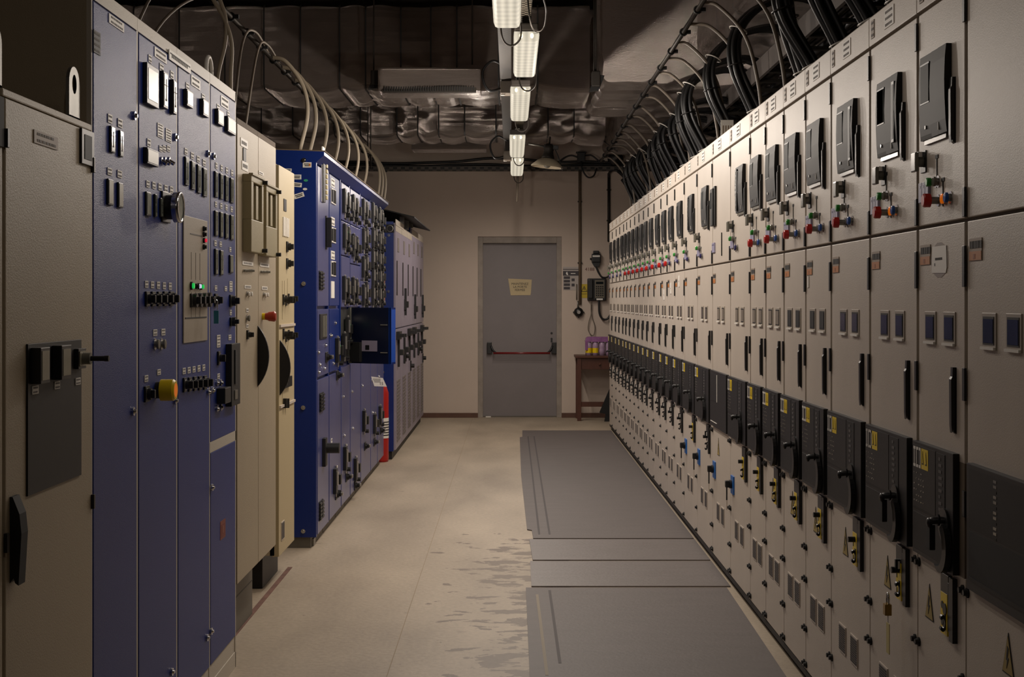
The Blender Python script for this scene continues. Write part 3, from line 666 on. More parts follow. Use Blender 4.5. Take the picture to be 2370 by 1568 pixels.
def right_unit(i, d0, d1):
    w = d1-d0; n = len(edges)-1
    red = (1<=i<=7) or (13<=i<=21); full = 1<=i<=7
    desc = {0:'cream cabinet nearest the camera on the right, large dark cover and no relay',
            1:'cream switchgear cabinet with a white taped paper beside its orange label',
            2:'cream switchgear cabinet with a padlock and yellow tag on its lower panel',
            9:'cream cabinet with plain dark cover, narrow relay and no red button',
            8:'cream cabinet with blue switch plate, nearest of the four with one',
            10:'cream cabinet with blue switch plate just beyond the one with a narrow relay',
            11:'cream cabinet with blue switch plate, farthest of the four with one',
            12:'cream cabinet just beyond the last blue switch plate, without red button',
            n-1:'cream cabinet at the far end of the right row, beside the wooden table'}
    if i in desc: lb = desc[i]
    elif i < 8: lb = 'cream switchgear cabinet with relay and red button, %s from the camera in the right row' % ORD[i]
    else: lb = 'cream switchgear cabinet, %s from the far end of the right row' % ORD[n-1-i]
    t = empty('switchgear_cabinet', (XR, d1, 0), ROT_R, lb, 'cabinet', 'cream switchgear cabinets in the right row')
    g = .011 if i < 8 else .008
    U = lambda D: d1-D                # distance along the front from the cabinet's left (far) edge
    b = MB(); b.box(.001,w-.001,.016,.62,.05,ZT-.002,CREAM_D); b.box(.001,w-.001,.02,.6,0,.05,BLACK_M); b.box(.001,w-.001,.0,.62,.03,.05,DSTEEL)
    obj('carcass', b, t)
    b = MB(); b.box(.0015,w-.0015,-.004,.1,ZH,ZT,CREAM,.003); hd = obj('header_panel', b, t)
    obj('name_plate', f_label(.1,.052,3), hd, (w*.42-.03,-.004,ZH+.018)); obj('name_plate', f_label(.034,.052,3,GREYLAB), hd, (.03,-.004,ZH+.018))  # large plate's white carries the bright reflection of brushed metal
    b = MB(); b.box(g,w-g,-.001,.016,ZM+.006,ZH-.008,CREAM,.002); ud = obj('upper_door', b, t)
    b = MB(); b.box(g,w-g,-.001,.016,ZB-.02,ZM-.003,CREAM,.002); ld = obj('lower_door', b, t)
    b = MB(); b.box(g*.3,w-g*.3,-.001,.016,.055,ZB-.283,CREAM,.002)
    if kind_dark(i): pass
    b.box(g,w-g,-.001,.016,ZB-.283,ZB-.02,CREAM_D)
    lp = obj('lower_panel', b, t)
    # hinges on the far edge
    for z0,h in ((1.99,.07),(1.545,.068)): obj('hinge', f_hinge(h), ud, (.0,-.002,z0))
    for z0,h in ((1.385,.094),(1.125,.075)): obj('hinge', f_hinge(h), ld, (.0,-.002,z0))
    if i < 10: obj('hinge', f_hinge(.06), lp, (.0,-.002,.86))
    off = .11+(w-.395)*.37
    if i == 0:
        obj('breaker_cover', f_breaker(.62,'big'), lp, (.05,0,ZB-.272))
        obj('hazard_triangle', f_triangle(), lp, (U(3.075),-.001,.573))
    elif i == 9:
        obj('protection_relay', f_relay_small(), ud, (.03,0,1.735)); obj('breaker_cover', f_breaker(w-.06,'plain'), lp, (.015,0,ZB-.282))
        b = MB(); b.box(0,.004,-.006,0,0,.115,CHAR); obj('stay_bar', b, ud, (w*.55,0,1.575))
        obj('legend_block', f_labblock(), ud, (.02,0,1.6)); obj('hazard_triangle', f_triangle(), lp, (w*.3,-.001,.58))
    else:
        rk = 1 if i in (2,3) else (2 if i in (8,11) else 0)
        ro = off if full else max(.06, off-.05)
        rl = max(.012, w-ro-.226)
        obj('protection_relay', f_relay(rk), ud, (rl,0,1.753))
        obj('door_handle', f_handle(), ud, (min(w-.075,rl+.24),0,1.722))
        obj('selector_switch', f_selcover(), ud, (max(.03,w-.36) if full else .05,0,1.675))
        e = min(w-.27,.14) if full else .07           # controls start here
        obj('legend_block', f_labblock(), ud, (.03,0,1.6))
        obj('legend_edge_shadow', f_legend(), ud, (e+.045,0,1.70))
        obj('push_button', f_lampbtn(GREEN,.011,.036), ud, (e+.035,0,1.643), label='green push button')
        obj('push_button', f_lampbtn(GREYPL,.012,.022), ud, (e+.055,0,1.643))
        obj('legend_edge_shadow', f_legend(), ud, (e+.095,0,1.64))
        if red: obj('emergency_button', f_lampbtn(RED,.012,.055,.017), ud, (e+.055,0,1.597), label='red mushroom button')
        if full and i in (1,2): obj('indicator_lamp', f_lampbtn(ORANGE_L,.012,.018), ud, (e+.115,0,1.597), label='lit orange lamp')
        else: obj('indicator_lamp', f_lampbtn(CHAR,.012,.018), ud, (e+.115,0,1.597))
        obj('indicator_lamp', f_lampbtn(BLUEP if full else NAVYP,.0125,.024), ud, (min(w-.05,e+.155),0,1.597), label='blue lamp')
        bw = w-.055
        obj('breaker_cover', f_breaker(bw,'std'), lp, (.006,0,ZB-.283))
        obj('rotary_handle', f_rotary(i in (1,2)), lp, (bw-.105-(bw-.34)*.45,-.014,ZB-.283+.108))
        if i in (1,): k = 3
        elif i == 2: k = 4
        elif i <= 7: k = 1
        elif i in (8,11): k = 1
        else: k = 2
        lx = w-.064-.10-(.01 if w>.45 else 0)
        obj('interlock_block', f_lock_block(k), lp, (lx,0,.555))
        if i == 2: obj('padlock_and_tag', f_padlock(), lp, (lx+.02,-.02,.55))
        if 1<=i<=6: obj('hazard_triangle', f_triangle(), lp, (w*.18 if i==1 else w*.33,-.001,.564))
    if i in (8,9,10,11): obj('changeover_switch', f_blue(), lp, (.04,0,.45), label='blue plate with black handle')
    if i < 12 or i%2: obj('maker_label', f_orange(), ld, (.028,-.001,1.443))
    elif True: obj('maker_label', f_orange(), ld, (.028,-.001,1.443))
    if i == 1:
        b = MB(); pts=[(.0+.052*math.cos(a)*(1.06 if int(a*3)%2 else .98), .036*math.sin(a)*(1.1 if abs(math.sin(a))>.4 else .9)) for a in [math.pi*2*k/14 for k in range(14)]]
        b.prism([(x*1.35,z*1.1) for x,z in pts],-.0018,-.001,mat('clear_tape',(176,166,152),.25)); b.prism([(-.06,-.03),(.055,-.032),(.062,-.02),(.058,.034),(-.056,.034)],-.003,-.0018,WHITE)
        for k in range(9): b.box(-.03+k*.0065,-.03+k*.0065+.0045,-.0036,-.003,.0,.006,INK)
        b.box(-.036,-.031,-.0036,-.003,-.014,-.007,INK); obj('taped_paper', b, ld, (.19,0,1.452), label='white paper under clear tape')
    if i in (12,13,14):
        b = MB(); b.box(0,.05,-.003,0,0,.07,WHITE); b.box(.02,.03,-.0036,-.003,.03,.038,INK); obj('paper_sticker', b, ld, (w*.4,-.001,1.36+.04*(14-i)))
    if i == 4:
        b = MB(); b.box(0,.02,-.003,0,0,.04,WHITE); obj('paper_sticker', b, ld, (.04,-.001,1.4))
    wm = WINB if i < 4 else (CHAR if i < 6 else VENTM)
    if 6<=i<=9: wm = mat('pale_window',(140,130,118),.3)
    elif i>9: wm = mat('dim_window',(92,84,80),.3)
    c0 = w/2-.125 if w < .45 else w/2-.12
    if i == 0: c0 = .12
    for k in (0,1): obj('inspection_window', f_window(.08,wm), ld, (c0+k*.156 if w>.38 else c0+.01+k*.14,0,1.247))
    if i: obj('door_handle', f_handle(), ld, (w-.09,0,1.043))
    c1 = w/2-.135
    for k in (0,1): obj('vent_grille', f_vent(), lp, (c1+k*.155 if w>.42 else c1+.02+k*.13,-.001,.252))
    for z in (.69,.487,.373,.2,.075):
        obj('panel_screw', f_screw(), lp, (w-.02,-.001,z)); 
        if i < 10: obj('panel_screw', f_screw(), lp, (.015,-.001,z))
def kind_dark(i): return False
for i in range(len(edges)-1): right_unit(i, edges[i], edges[i+1])
# ================================================================== LEFT ROW helpers
class Face:
    """front of a left-hand cabinet: measured positions -> local metres on the front plane"""
    def __init__(s, X, D0): s.X, s.D0 = X, D0
    def D(s, x): return -s.X*F/(CX-x)
    def u(s, x): return s.D(x)-s.D0
    def z(s, x, y): return H+(CY-y)*s.D(x)/F
    def r(s, x0, x1, yt, yb, p=0): return s.u(x0), max(s.D(x1)*(1+p/s.X)-s.D(x0),.012), s.z(x0,yb), s.z(x0,yt)-s.z(x0,yb)
# ---------------------------------------------------------------- near beige cabinet
def beige_near():
    fc = Face(XL, 2.925)
    t = empty('beige_cabinet', (XL, 2.925, 0), ROT_L, 'low beige cabinet at the left edge with black switch panel and swing handle', 'cabinet')
    w = fc.u(212)
    b = MB(); b.box(0,w-.002,.02,.7,.0,1.77,BEIGE); b.box(-.002,w,.0,.7,1.765,1.781,BEIGE,.003); obj('carcass', b, t)
    b = MB(); b.box(.008,w-.004,-.002,.02,.06,1.762,BEIGE,.003); dr = obj('door', b, t)
    u,ww,z,h = fc.r(75,130,300,330); obj('name_plate', f_label(ww,h,2,GREYLAB), dr, (u,-.002,z))
    u,ww,z,h = fc.r(182,212,296,378); b = MB(); b.box(0,ww-.004,-.006,0,0,h,BLACK,.001); b.box(ww*.2,ww*.75,-.007,-.005,h*.15,h*.85,SCREEN); obj('dark_plate', b, dr, (u,-.002,z))
    u,ww,z,h = fc.r(58,183,797,1150); b = MB(); b.box(0,ww,-.004,0,0,h,CHAR2,.001); pn = obj('switch_panel', b, dr, (u,-.002,z), label='matt dark switch panel')
    u0,z0 = u,z
    for x0,x1,yt,yb in ((64,86,806,890),(114,137,800,880)):
        u,ww,z,h = fc.r(x0,x1,yt,yb); obj('panel_meter', f_meter(ww,h,GLASS_P), dr, (u,-.006,z))
    u,ww,z,h = fc.r(166,184,808,855)
    b = MB(); b.box(0,ww,-.01,0,0,h,BLACK,.001); b.box(.006,ww-.006,-.012,-.009,.006,h-.006,GLASS_P); b.cyl((ww/2,-.012,h/2),(ww/2,-.03,h/2),.014,GREYPL); b.cyl((ww/2,-.03,h/2),(ww/2,-.062,h/2),.006,CHAR); b.cyl((ww/2,-.062,h/2),(ww/2,-.072,h/2),.007,BLACK); obj('key_switch', b, dr, (u,-.006,z))
    for x0,x1,yt,yb in ((67,81,894,914),(119,131,884,902),(168,179,876,892)):
        u,ww,z,h = fc.r(x0,x1,yt,yb); obj('name_plate', f_label(ww,h,2), dr, (u,-.006,z))
    b = MB(); b.prism([(0,0),(-.008,.01),(-.011,.0),(-.018,-.005),(-.024,.1),(-.02,.14),(-.01,.165),(-.006,.175),(0,.175)],0,.04,BLACK_M,axis='x'); obj('swing_handle', b, dr, (fc.u(20),-.002,.78))
    for x,y0,y1 in ((210,365,400),(210,1145,1178),(9,298,342),(8,1235,1280)):
        u = min(max(fc.u(x),.0),w-.006); z0 = fc.z(x,y1); b = MB(); b.box(-.006,.006,-.008,0,0,fc.z(x,y0)-z0,BLACK,.001); obj('hinge', b, dr, (u,-.002,z0))
    for x0,x1 in ((172,196),(-9,18)):
        u,ww,_,_ = fc.r(x0,x1,155,270)
        q = MB(); R=ww/2; out=[(ww/2+R*math.cos(math.radians(a)), .125-R+R*math.sin(math.radians(a))) for a in range(0,181,15)]
        n=len(out); hole=[(ww/2+R*.42*math.cos(math.radians(a)), .125-R+R*.55*math.sin(math.radians(a))) for a in range(0,181,15)]
        for y in (0.012,.02):
            for k in range(n-1): q._add([(out[k][0],y,out[k][1]),(out[k+1][0],y,out[k+1][1]),(hole[k+1][0],y,hole[k+1][1]),(hole[k][0],y,hole[k][1])],[(0,1,2,3)],GALV)
            hb=[(ww/2+R*.42*math.cos(math.radians(a)), .125-R+R*.55*math.sin(math.radians(a))) for a in range(180,361,15)]
            lo=[(0+ww*k/(n-1),0) for k in range(n)]; lo[0]=(0,0)
            for k in range(n-1): q._add([(lo[k][0],y,lo[k][1]),(lo[k+1][0],y,lo[k+1][1]),(hb[k+1][0],y,hb[k+1][1]),(hb[k][0],y,hb[k][1])],[(0,1,2,3)],GALV)
            q._add([(0,y,0),(hb[0][0],y,hb[0][1]),(0,y,.125-R)],[(0,1,2)],GALV); q._add([(ww,y,0),(ww,y,.125-R),(hb[-1][0],y,hb[-1][1])],[(0,1,2)],GALV)
        ring=[(0,0)]+[(0,.125-R)]+out[::-1][1:]+[(ww,0)]
        for k in range(len(ring)-1): q._add([(ring[k][0],.012,ring[k][1]),(ring[k+1][0],.012,ring[k+1][1]),(ring[k+1][0],.02,ring[k+1][1]),(ring[k][0],.02,ring[k][1])],[(0,1,2,3)],GALV)
        q.box(0,ww,.012,.07,0,.008,GALV)
        obj('lifting_lug', q, t, (u,0,1.781))
    # neighbour at the very edge of the frame
    t2 = empty('beige_cabinet', (XL, 2.3, 0), ROT_L, 'sliver of a beige cabinet at the extreme left edge of the photo', 'cabinet')
    b = MB(); b.box(0,.62,.02,.7,0,1.77,BEIGE); obj('carcass', b, t2); b = MB(); b.box(.004,.616,-.002,.02,.06,1.762,BEIGE,.003); d2=obj('door', b, t2)
    b = MB(); b.box(0,.03,-.004,0,0,.1,BLACK_M,.001); obj('black_box', b, d2, (.585,-.002,1.66))
beige_near()
# ---------------------------------------------------------------- blue control cubicles
def blue_row():
    be = [3.54, Face(XL,0).D(317.5), Face(XL,0).D(409), Face(XL,0).D(485), 5.39]
    lab = ['blue control cubicle nearest the camera on the left, with four strip meters',
           'blue control cubicle with three large chart recorders and a yellow knob',
           'blue control cubicle with a beige mimic panel and green lamps',
           'blue control cubicle with split door and small orange-red label, beside beige cabinets']
    ZD1, ZD0, ZTOP = 2.085, .118, 2.125
    FR = mat('pale_frame_paint', (196,188,174), .5, bump=.4, bscale=300)
    units = []
    for k in range(4):
        d0, d1 = be[k], be[k+1]; w = d1-d0
        t = empty('control_cubicle', (XL, d0, 0), ROT_L, lab[k], 'cubicle', 'blue control cubicles on the left')
        b = MB(); b.box(0,w-.001,.012,.8,.0,ZTOP-.002,BEIGE)
        b.box(0,w-.001,-.001,.012,ZD1+.004,ZTOP,FR,.001); b.box(0,w-.001,-.001,.012,.0,ZD0-.06,FR,.001); b.box(0,w-.001,.002,.012,ZD0-.06,ZD0,FR)
        if k==3: b.box(w-.012,w-.001,-.001,.012,0,ZTOP,FR)
        b.box(0,.008,.0,.012,0,ZTOP,FR); b.box(w-.009,w-.001,.0,.012,0,ZTOP,FR)
        obj('carcass', b, t)
        fc = Face(XL, d0)
        if k < 3:
            b = MB(); b.box(.011,w-.012,-.002,.012,ZD0,ZD1,BLUE,.003); dr = obj('door', b, t); lo = dr
        else:
            zc1, zc0 = fc.z(483,1026), fc.z(483,1051)
            b = MB(); b.box(.009,w-.014,-.002,.012,zc1,ZD1,BLUE,.003); dr = obj('upper_door', b, t)
            b = MB(); b.box(.009,w-.014,-.002,.012,ZD0,zc0,BLUE,.003); lo = obj('lower_door', b, t)
            b = MB(); b.box(.0,w-.001,-.001,.012,zc0,zc1,FR,.001); obj('cross_rail', b, t)
        units.append((t,fc,dr,lo))
    Y0 = -.002
    def L(k, x0,x1,yt,yb, n=2, m=WHITE):
        t,fc,dr,lo = units[k]; u,w,z,h = fc.r(x0,x1,yt,yb); obj('name_plate', f_label(w,h,n,m), dr, (u,Y0,z))
    def M(k, x0,x1,yt,yb, face=GLASS_G, d=.009, fr=None):
        d = .013 if d > .023 else .006
        t,fc,dr,lo = units[k]; u,w,z,h = fc.r(x0,x1,yt,yb,d); obj('panel_meter', f_meter(w,h,face,d,fr), dr, (u,Y0,z))
    def S(k, x0,x1,yt,yb, kk=.03):
        t,fc,dr,lo = units[k]; u,w,z,h = fc.r(x0,x1,yt,yb,.005); obj('selector_switch', f_switch(w,h,kk), dr, (u,Y0,z))
    def K(k, x, y, low=False):
        t,fc,dr,lo = units[k]; obj('door_lock', f_lock(), lo if low else dr, (fc.u(x),Y0,fc.z(x,y)))
    # bay 0
    L(0,249,284,30,52,2); 
    u,w,z,h = units[0][1].r(213.5,229,68,120); obj('name_plate', f_label(w,h,4,CHAR), units[0][2], (u,Y0,z))
    M(0,250,265,291,352); M(0,271,284,301,362); L(0,247,256.5,263,283); L(0,270,280,273,293)
    M(0,244,261,413,474,GLASS_P); M(0,268,284,422,480,GLASS_P); L(0,246,256,387,404); L(0,269,279,393,410); K(0,307,268); K(0,304,953)
    # bay 1
    L(1,355,383,107,130,2)
    M(1,328,366.5,143,238,GLASS_P,.03,.012); M(1,367,388,163,248,GLASS_P,.03,.01); M(1,390,408,183,262,GLASS_P,.03,.01)
    L(1,341,348,126,143); L(1,367,376,145,163); L(1,392,399,163,180)
    L(1,362,375,284,316,5); L(1,381,394,296,326,5); K(1,402,318)
    M(1,329,366,340,378,GLASS_P,.024,.008); L(1,338,346,320,338)
    for x in (366,374.5,384): 
        u,w,z,h = units[1][1].r(x,x+7,336,350); obj('name_plate', f_label(w,h,2), units[1][2], (u,Y0,z))
        t,fc,dr,lo = units[1]; b = MB(); b.cyl((0,0,0),(0,-.016,-.01),.006,CHROME); b.cyl((0,0,0),(0,-.004,0),.011,CHROME); obj('toggle_switch', b, dr, (fc.u(x+5),Y0,fc.z(x+5,372)))
    for i,x in enumerate((336,350,364,378,391)): L(1,x,x+7,417+i*3.5,433+i*3.5)
    M(1,333,349,443,499); M(1,353,362.5,449,502); M(1,366,376,458,502)
    t,fc,dr,lo = units[1]
    b = MB(); b.cyl((0,0,0),(0,-.028,0),.036,BLACK,seg=28); b.cyl((0,-.028,0),(0,-.042,0),.045,CHROME,seg=28); b.cyl((0,-.042,0),(0,-.046,0),.038,GLASS_G,seg=28); b.box(-.05,.05,-.006,0,-.045,.045,BLACK,.002); b.lathe([(.046,-.04),(.046,-.048),(.041,-.05),(.038,-.047)],(0,0,0),CHROME,'y',28)
    obj('round_gauge', b, dr, (fc.u(380),Y0,fc.z(380,480)))
    for i in range(5): L(1,333+i*13.8,340+i*13.6,650+i*1.2,666+i*1.2); S(1,333+i*14.0,345.5+i*14,675,710-i*.4)
    L(1,352,361,763,778); L(1,371,379.5,762,777)
    for x in (356,371):
        obj('indicator_lamp', f_lampbtn(GREYPL,.014,.02), dr, (fc.u(x),Y0,fc.z(x,797)))
    L(1,361.5,369,856,869); L(1,332,340,870,885); S(1,331,345,895,932)
    b = MB(); b.cyl((0,0,0),(0,-.014,0),.024,CHAR2,seg=24); b.cyl((0,-.014,0),(0,-.05,0),.031,YEL,seg=28); b.cyl((0,-.05,0),(0,-.056,0),.031,YEL,.026,seg=28); b.cyl((0,-.056,0),(0,-.0565,0),.02,ORANGE_L,seg=20)
    obj('yellow_knob', b, dr, (fc.u(360),Y0,fc.z(362,903)), label='large yellow cylindrical knob'); K(1,402,928); K(1,394,1556)
    # bay 2
    L(2,440,461,173,196,2); L(2,428,435,190,205); L(2,465,471.5,216,230)
    M(2,422,446,205,244,GLASS_P,.026,.009); M(2,460,482,228,266,GLASS_P,.026,.009)
    for i,(x,yt) in enumerate(((424,362),(438.5,372),(452.5,380),(466,388))): M(2,x,x+12.5,yt,yt+66); L(2,x+1,x+7.5,yt-20,yt-5)
    K(2,478,356)
    t,fc,dr,lo = units[2]
    u,w,z,h = fc.r(421,476,498,795)
    b = MB(); MP = mat('mimic_panel_paint',(164,152,134),.5,bump=.2,bscale=200); b.box(0,w,-.004,0,0,h,MP,.001); GL=mat('mimic_line',(88,82,76),.6)
    for fx in (.3,.48,.66): b.box(w*fx-.0012,w*fx+.0012,-.0048,-.004,h*.5,h*.72,GL); b.box(w*fx-.0008,w*fx+.0008,-.0048,-.004,h*.2,h*.4,GL)
    b.box(w*.05,w*.95,-.0055,-.004,h*.19,h*.2,CHAR); b.box(w*.25,w*.75,-.0048,-.004,h*.86,h*.87,GL)
    obj('mimic_panel', b, dr, (u,Y0,z), label='beige mimic diagram panel')
    def led(x,y,m,r=.006): 
        b = MB(); b.cyl((0,-.004,0),(0,-.012,0),r,m,seg=12); b.cyl((0,0,0),(0,-.006,0),r*1.5,CHAR,seg=12); obj('indicator_lamp', b, dr, (fc.u(x),Y0-.004,fc.z(x,y)))
    led(466,530,CHAR); led(466,543,CHAR); led(466.5,557,RED_L); led(466,572,CHAR); led(437,662,GREEN_L,.009); led(448,663,CHAR); led(453,663,WHT_L,.007); led(459.5,664,GREEN_L,.007)
    for i in range(4): 
        u,w,z,h = fc.r(435+i*11,445+i*11,680-i*.5,712-i*.8); obj('selector_switch', f_switch(w,h,.034), dr, (u,Y0-.004,z))
    b = MB(); b.tube(spline([(0,-.03,.01),(0,-.045,.0),(0,-.045,-.03)],4),.0015,CHROME,5); b.box(-.004,.0,-.05,-.034,-.075,-.032,mat('teal_tag',(50,120,140),.3)); obj('key_tag', b, dr, (fc.u(470),Y0,fc.z(470,697)), label='teal plastic key tag')
    for i in range(5): L(2,420.5+i*11.5,427+i*11.3,853-i*2,867-i*2); S(2,421+i*11.8,431+i*11.8,875-i*1,909-i*1.5,.034)
    K(2,479,908); K(2,476,1477)
    # bay 3
    L(3,509,526.5,220,244,2); L(3,500,506,240,254); L(3,524,529,257,270)
    M(3,495,517,251,286,GLASS_P,.026,.009); M(3,518,545,268,304,GLASS_P,.026,.009); K(3,491,362)
    for i in range(4):
        x=493.5+i*12.1; M(3,x,x+10.5,396+i*5,456+i*4.3); L(3,x+3,x+7.5,376+i*5.5,390+i*5.5); M(3,x,x+10.5,487+i*3.5,546+i*3); L(3,x+2,x+6.5,466+i*3.8,479+i*3.8)
    M(3,494,504,576,636); M(3,506,516,579,637); M(3,528,539,590,632); L(3,494,499,556,569); L(3,506,511,559,571); L(3,529,533,572,583)
    S(3,494,503,680,710); S(3,529,538.5,683,711,.04); S(3,530,539,735,755,.035); L(3,495,500,661,673); L(3,518,523,663,674); L(3,529,535.5,651,675,4); L(3,530,534,718,730); L(3,500,507.5,776,805,4); L(3,527,533,776,788)
    S(3,501,509,814,846); L(3,501,506.5,866,878)
    t,fc,dr,lo = units[3]
    u,w,z,h = fc.r(521,541,797,942); b = MB(); b.box(0,w,-.022,0,0,h,CHAR2,.002); b.box(w*.3,w*.5,-.026,-.02,h*.35,h*.9,BLACK_M); b.box(w*.3,w*.6,-.025,-.021,h*.1,h*.25,GREYPL); obj('long_slide_unit', b, dr, (u,Y0,z))
    u,w,z,h = fc.r(500,514,899,936); b = MB(); b.box(0,w,-.03,0,0,h,BLACK,.003); obj('black_socket', b, dr, (u,Y0,z))
    for x,y in ((499,887),(508,886),(499,947),(508,944),(489,904)): obj('panel_screw', f_lock(), dr, (fc.u(x),Y0,fc.z(x,y)))
    for x,y in ((487.5,1129),(485.5,1462)): K(3,x,y,True)
    u,w,z,h = fc.r(508,520,1209,1252); b = MB(); b.box(0,w,-.001,0,0,h,mat('faded_red_label',(132,62,44),.6)); b.box(w*.15,w*.85,-.0016,-.001,h*.1,h*.8,mat('faded_red_label_b',(120,44,34),.6)); b.box(w*.4,w*.6,-.0022,-.001,h*.3,h*.7,mat('faded_red_c',(150,90,70),.6)); obj('red_label', b, lo, (u,Y0,z), label='small faded red sticker')
    fb = Face(XL, 0)
    b = MB(); u,w,z,h = fb.r(387,437,96,121); b.box(0,w,-.003,0,0,.03,WHITE); b.box(.01,w-.01,-.0034,-.003,.018,.022,INK)
    x=.03
    while x < w-.05: b.box(x,x+.012,-.0036,-.003,.009,.02,INK); x += .02
    o = obj('name_sign', b); o.location=(XL-.001+.0,fb.D(387),2.07); o.location.x = XL+.0035; o.rotation_euler=(0,0,ROT_L); tag(o,'long white name strip on the header above the blue cubicles','sign')
    # ring eye on the roof end
    q = MB(); 
    q.tube([(0,.0+.045*math.cos(a),.055+.045*math.sin(a)) for a in [2*math.pi*k/20 for k in range(21)]],.008,WHITE,8); q.cyl((0,0,0),(0,0,.015),.018,WHITE)
    o = tag(obj('lifting_eye', q),'pale ring bolt on the roof at the far end of the blue cubicles','lifting eye'); o.location=(XL-.06,5.2,2.123)
blue_row()
# ---------------------------------------------------------------- beige pair with display boxes
def display_box(t, fc, x0, x1, yt, yb, dep):
    dep = .034; u,w,z,h = fc.r(x0,x1,yt,yb); w = w-.0
    b = MB(); fz=.34
    b.box(0,w,-dep,0,0,h*.42,BEIGE_O,.003); b.box(0,w,-dep,0,h*.9,h,BEIGE_O,.003); b.box(0,w*.16,-dep,0,h*.42,h*.9,BEIGE_O); b.box(w*.86,w,-dep,0,h*.42,h*.9,BEIGE_O)
    b.box(-.002,w+.002,-dep-.006,-dep+.01,h*.985,h*1.01,BEIGE_O)
    bx = obj('display_box', b, t, (u,-.002,z))
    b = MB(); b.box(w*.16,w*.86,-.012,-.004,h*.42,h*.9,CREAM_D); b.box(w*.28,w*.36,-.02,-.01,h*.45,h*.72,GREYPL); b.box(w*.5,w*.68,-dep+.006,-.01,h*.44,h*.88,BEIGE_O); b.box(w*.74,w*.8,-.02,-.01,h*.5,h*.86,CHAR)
    obj('display_inner', b, bx)
    for fx,fz in ((.9,.04),(.93,.95)): b = MB(); b.cyl((w*fx,-dep,h*fz),(w*fx,-dep-.02,h*fz),.008,BLACK); obj('catch', b, bx)
def crescent(parent, u, z, h, p):
    R = (h*h/4+p*p)/(2*p); c = p-R; n=14; a0 = math.asin(h/2/R)
    pts = [(-(c+R*math.cos(a0*(1-2*k/n))), h/2+R*math.sin(a0*(1-2*k/n))) for k in range(n+1)]
    b = MB(); b.prism(pts,0,.014,CHAR2,axis='x'); obj('crescent_handle', b, parent, (u,-.002,z), label='matt black crescent-shaped handle')
def beige_pair():
    d = [5.41, 5.86, 6.30]
    for k in (0,1):
        fc = Face(XL, d[k]); w = d[k+1]-d[k]
        t = empty('beige_cabinet', (XL, d[k], 0), ROT_L, ['beige cabinet directly beyond the blue cubicles, larger window box and crescent handle','beige cabinet with a projecting orange-red button below its window box'][k], 'cabinet')
        b = MB(); b.box(.001,w-.001,.016,.75,.30,2.03,BEIGE); b.box(.001,w-.001,.0,.75,2.015,2.035,DUSTY); b.box(.001,w-.001,.1,.7,.0,.30,PLINTH); b.box(.001,w-.001,.099,.1,.145,.15,DSTEEL)
        obj('carcass', b, t)
        b = MB(); b.box(.003,w-.003,-.002,.016,.30,2.013,BEIGE,.002); dr = obj('door', b, t)
        r = lambda *a: fc.r(*a)
        if k == 0:
            display_box(dr, fc, 560, 589, 402, 583, .05)
            for a in ((555,571,318,337),(558,572,371,392)): u,ww,z,h = r(*a); obj('name_plate', f_label(ww,h,1), dr, (u,-.002,z))
            u,ww,z,h = r(560.5,567,342,372); b = MB(); b.box(0,ww,-.003,0,0,h,CHAR2); obj('slot', b, dr, (u,-.002,z))
            u,ww,z,h = r(559,584,604,613); obj('name_plate', f_label(ww,h,1), dr, (u,-.002,z))
            for i in range(7): x=561+i*3.5; obj('stud', f_lampbtn(GREYPL,.005,.014), dr, (fc.u(x),-.002,fc.z(x,627)))
            u,ww,z,h = r(564,579,660,668); obj('name_plate', f_label(ww,h,1), dr, (u,-.002,z))
            for x in (569,575): obj('indicator_lamp', f_lampbtn(WHITE,.009,.02), dr, (fc.u(x),-.002,fc.z(x,681)))
            for yt,yb in ((714,723),(751,759)): u,ww,z,h = r(568,573,yt,yb); obj('name_plate', f_label(ww,h,1), dr, (u,-.002,z))
            obj('indicator_lamp', f_lampbtn(GREYPL,.012,.02), dr, (fc.u(569),-.002,fc.z(569,737))); obj('selector_switch', f_switch(.03,.035), dr, (fc.u(569),-.002,fc.z(569,786)))
            crescent(dr, w-.017, fc.z(588,898), .245, .045)
        else:
            display_box(dr, fc, 596, 622, 426, 592, .05)
            u,ww,z,h = r(597,608,395,402); obj('name_plate', f_label(ww,h,1), dr, (u,-.002,z))
            u,ww,z,h = r(600,621,608,617); obj('name_plate', f_label(ww,h,1), dr, (u,-.002,z))
            for i in range(7): x=601+i*3; obj('stud', f_lampbtn(GREYPL,.005,.014), dr, (fc.u(x),-.002,fc.z(x,630)))
            u,ww,z,h = r(604,617,663,671); obj('name_plate', f_label(ww,h,1), dr, (u,-.002,z))
            for x in (608,613): obj('indicator_lamp', f_lampbtn(WHITE,.009,.02), dr, (fc.u(x),-.002,fc.z(x,683)))
            b = MB(); b.cyl((0,0,0),(0,-.012,0),.014,YEL); b.cyl((0,-.01,0),(0,-.026,0),.013,ORED,.017); b.cyl((0,-.026,0),(0,-.05,0),.019,ORED,.022); b.cyl((0,-.05,0),(0,-.056,0),.022,ORED,.016)
            obj('emergency_button', b, dr, (fc.u(606),-.002,fc.z(606,733)), label='orange-red mushroom button')
beige_pair()
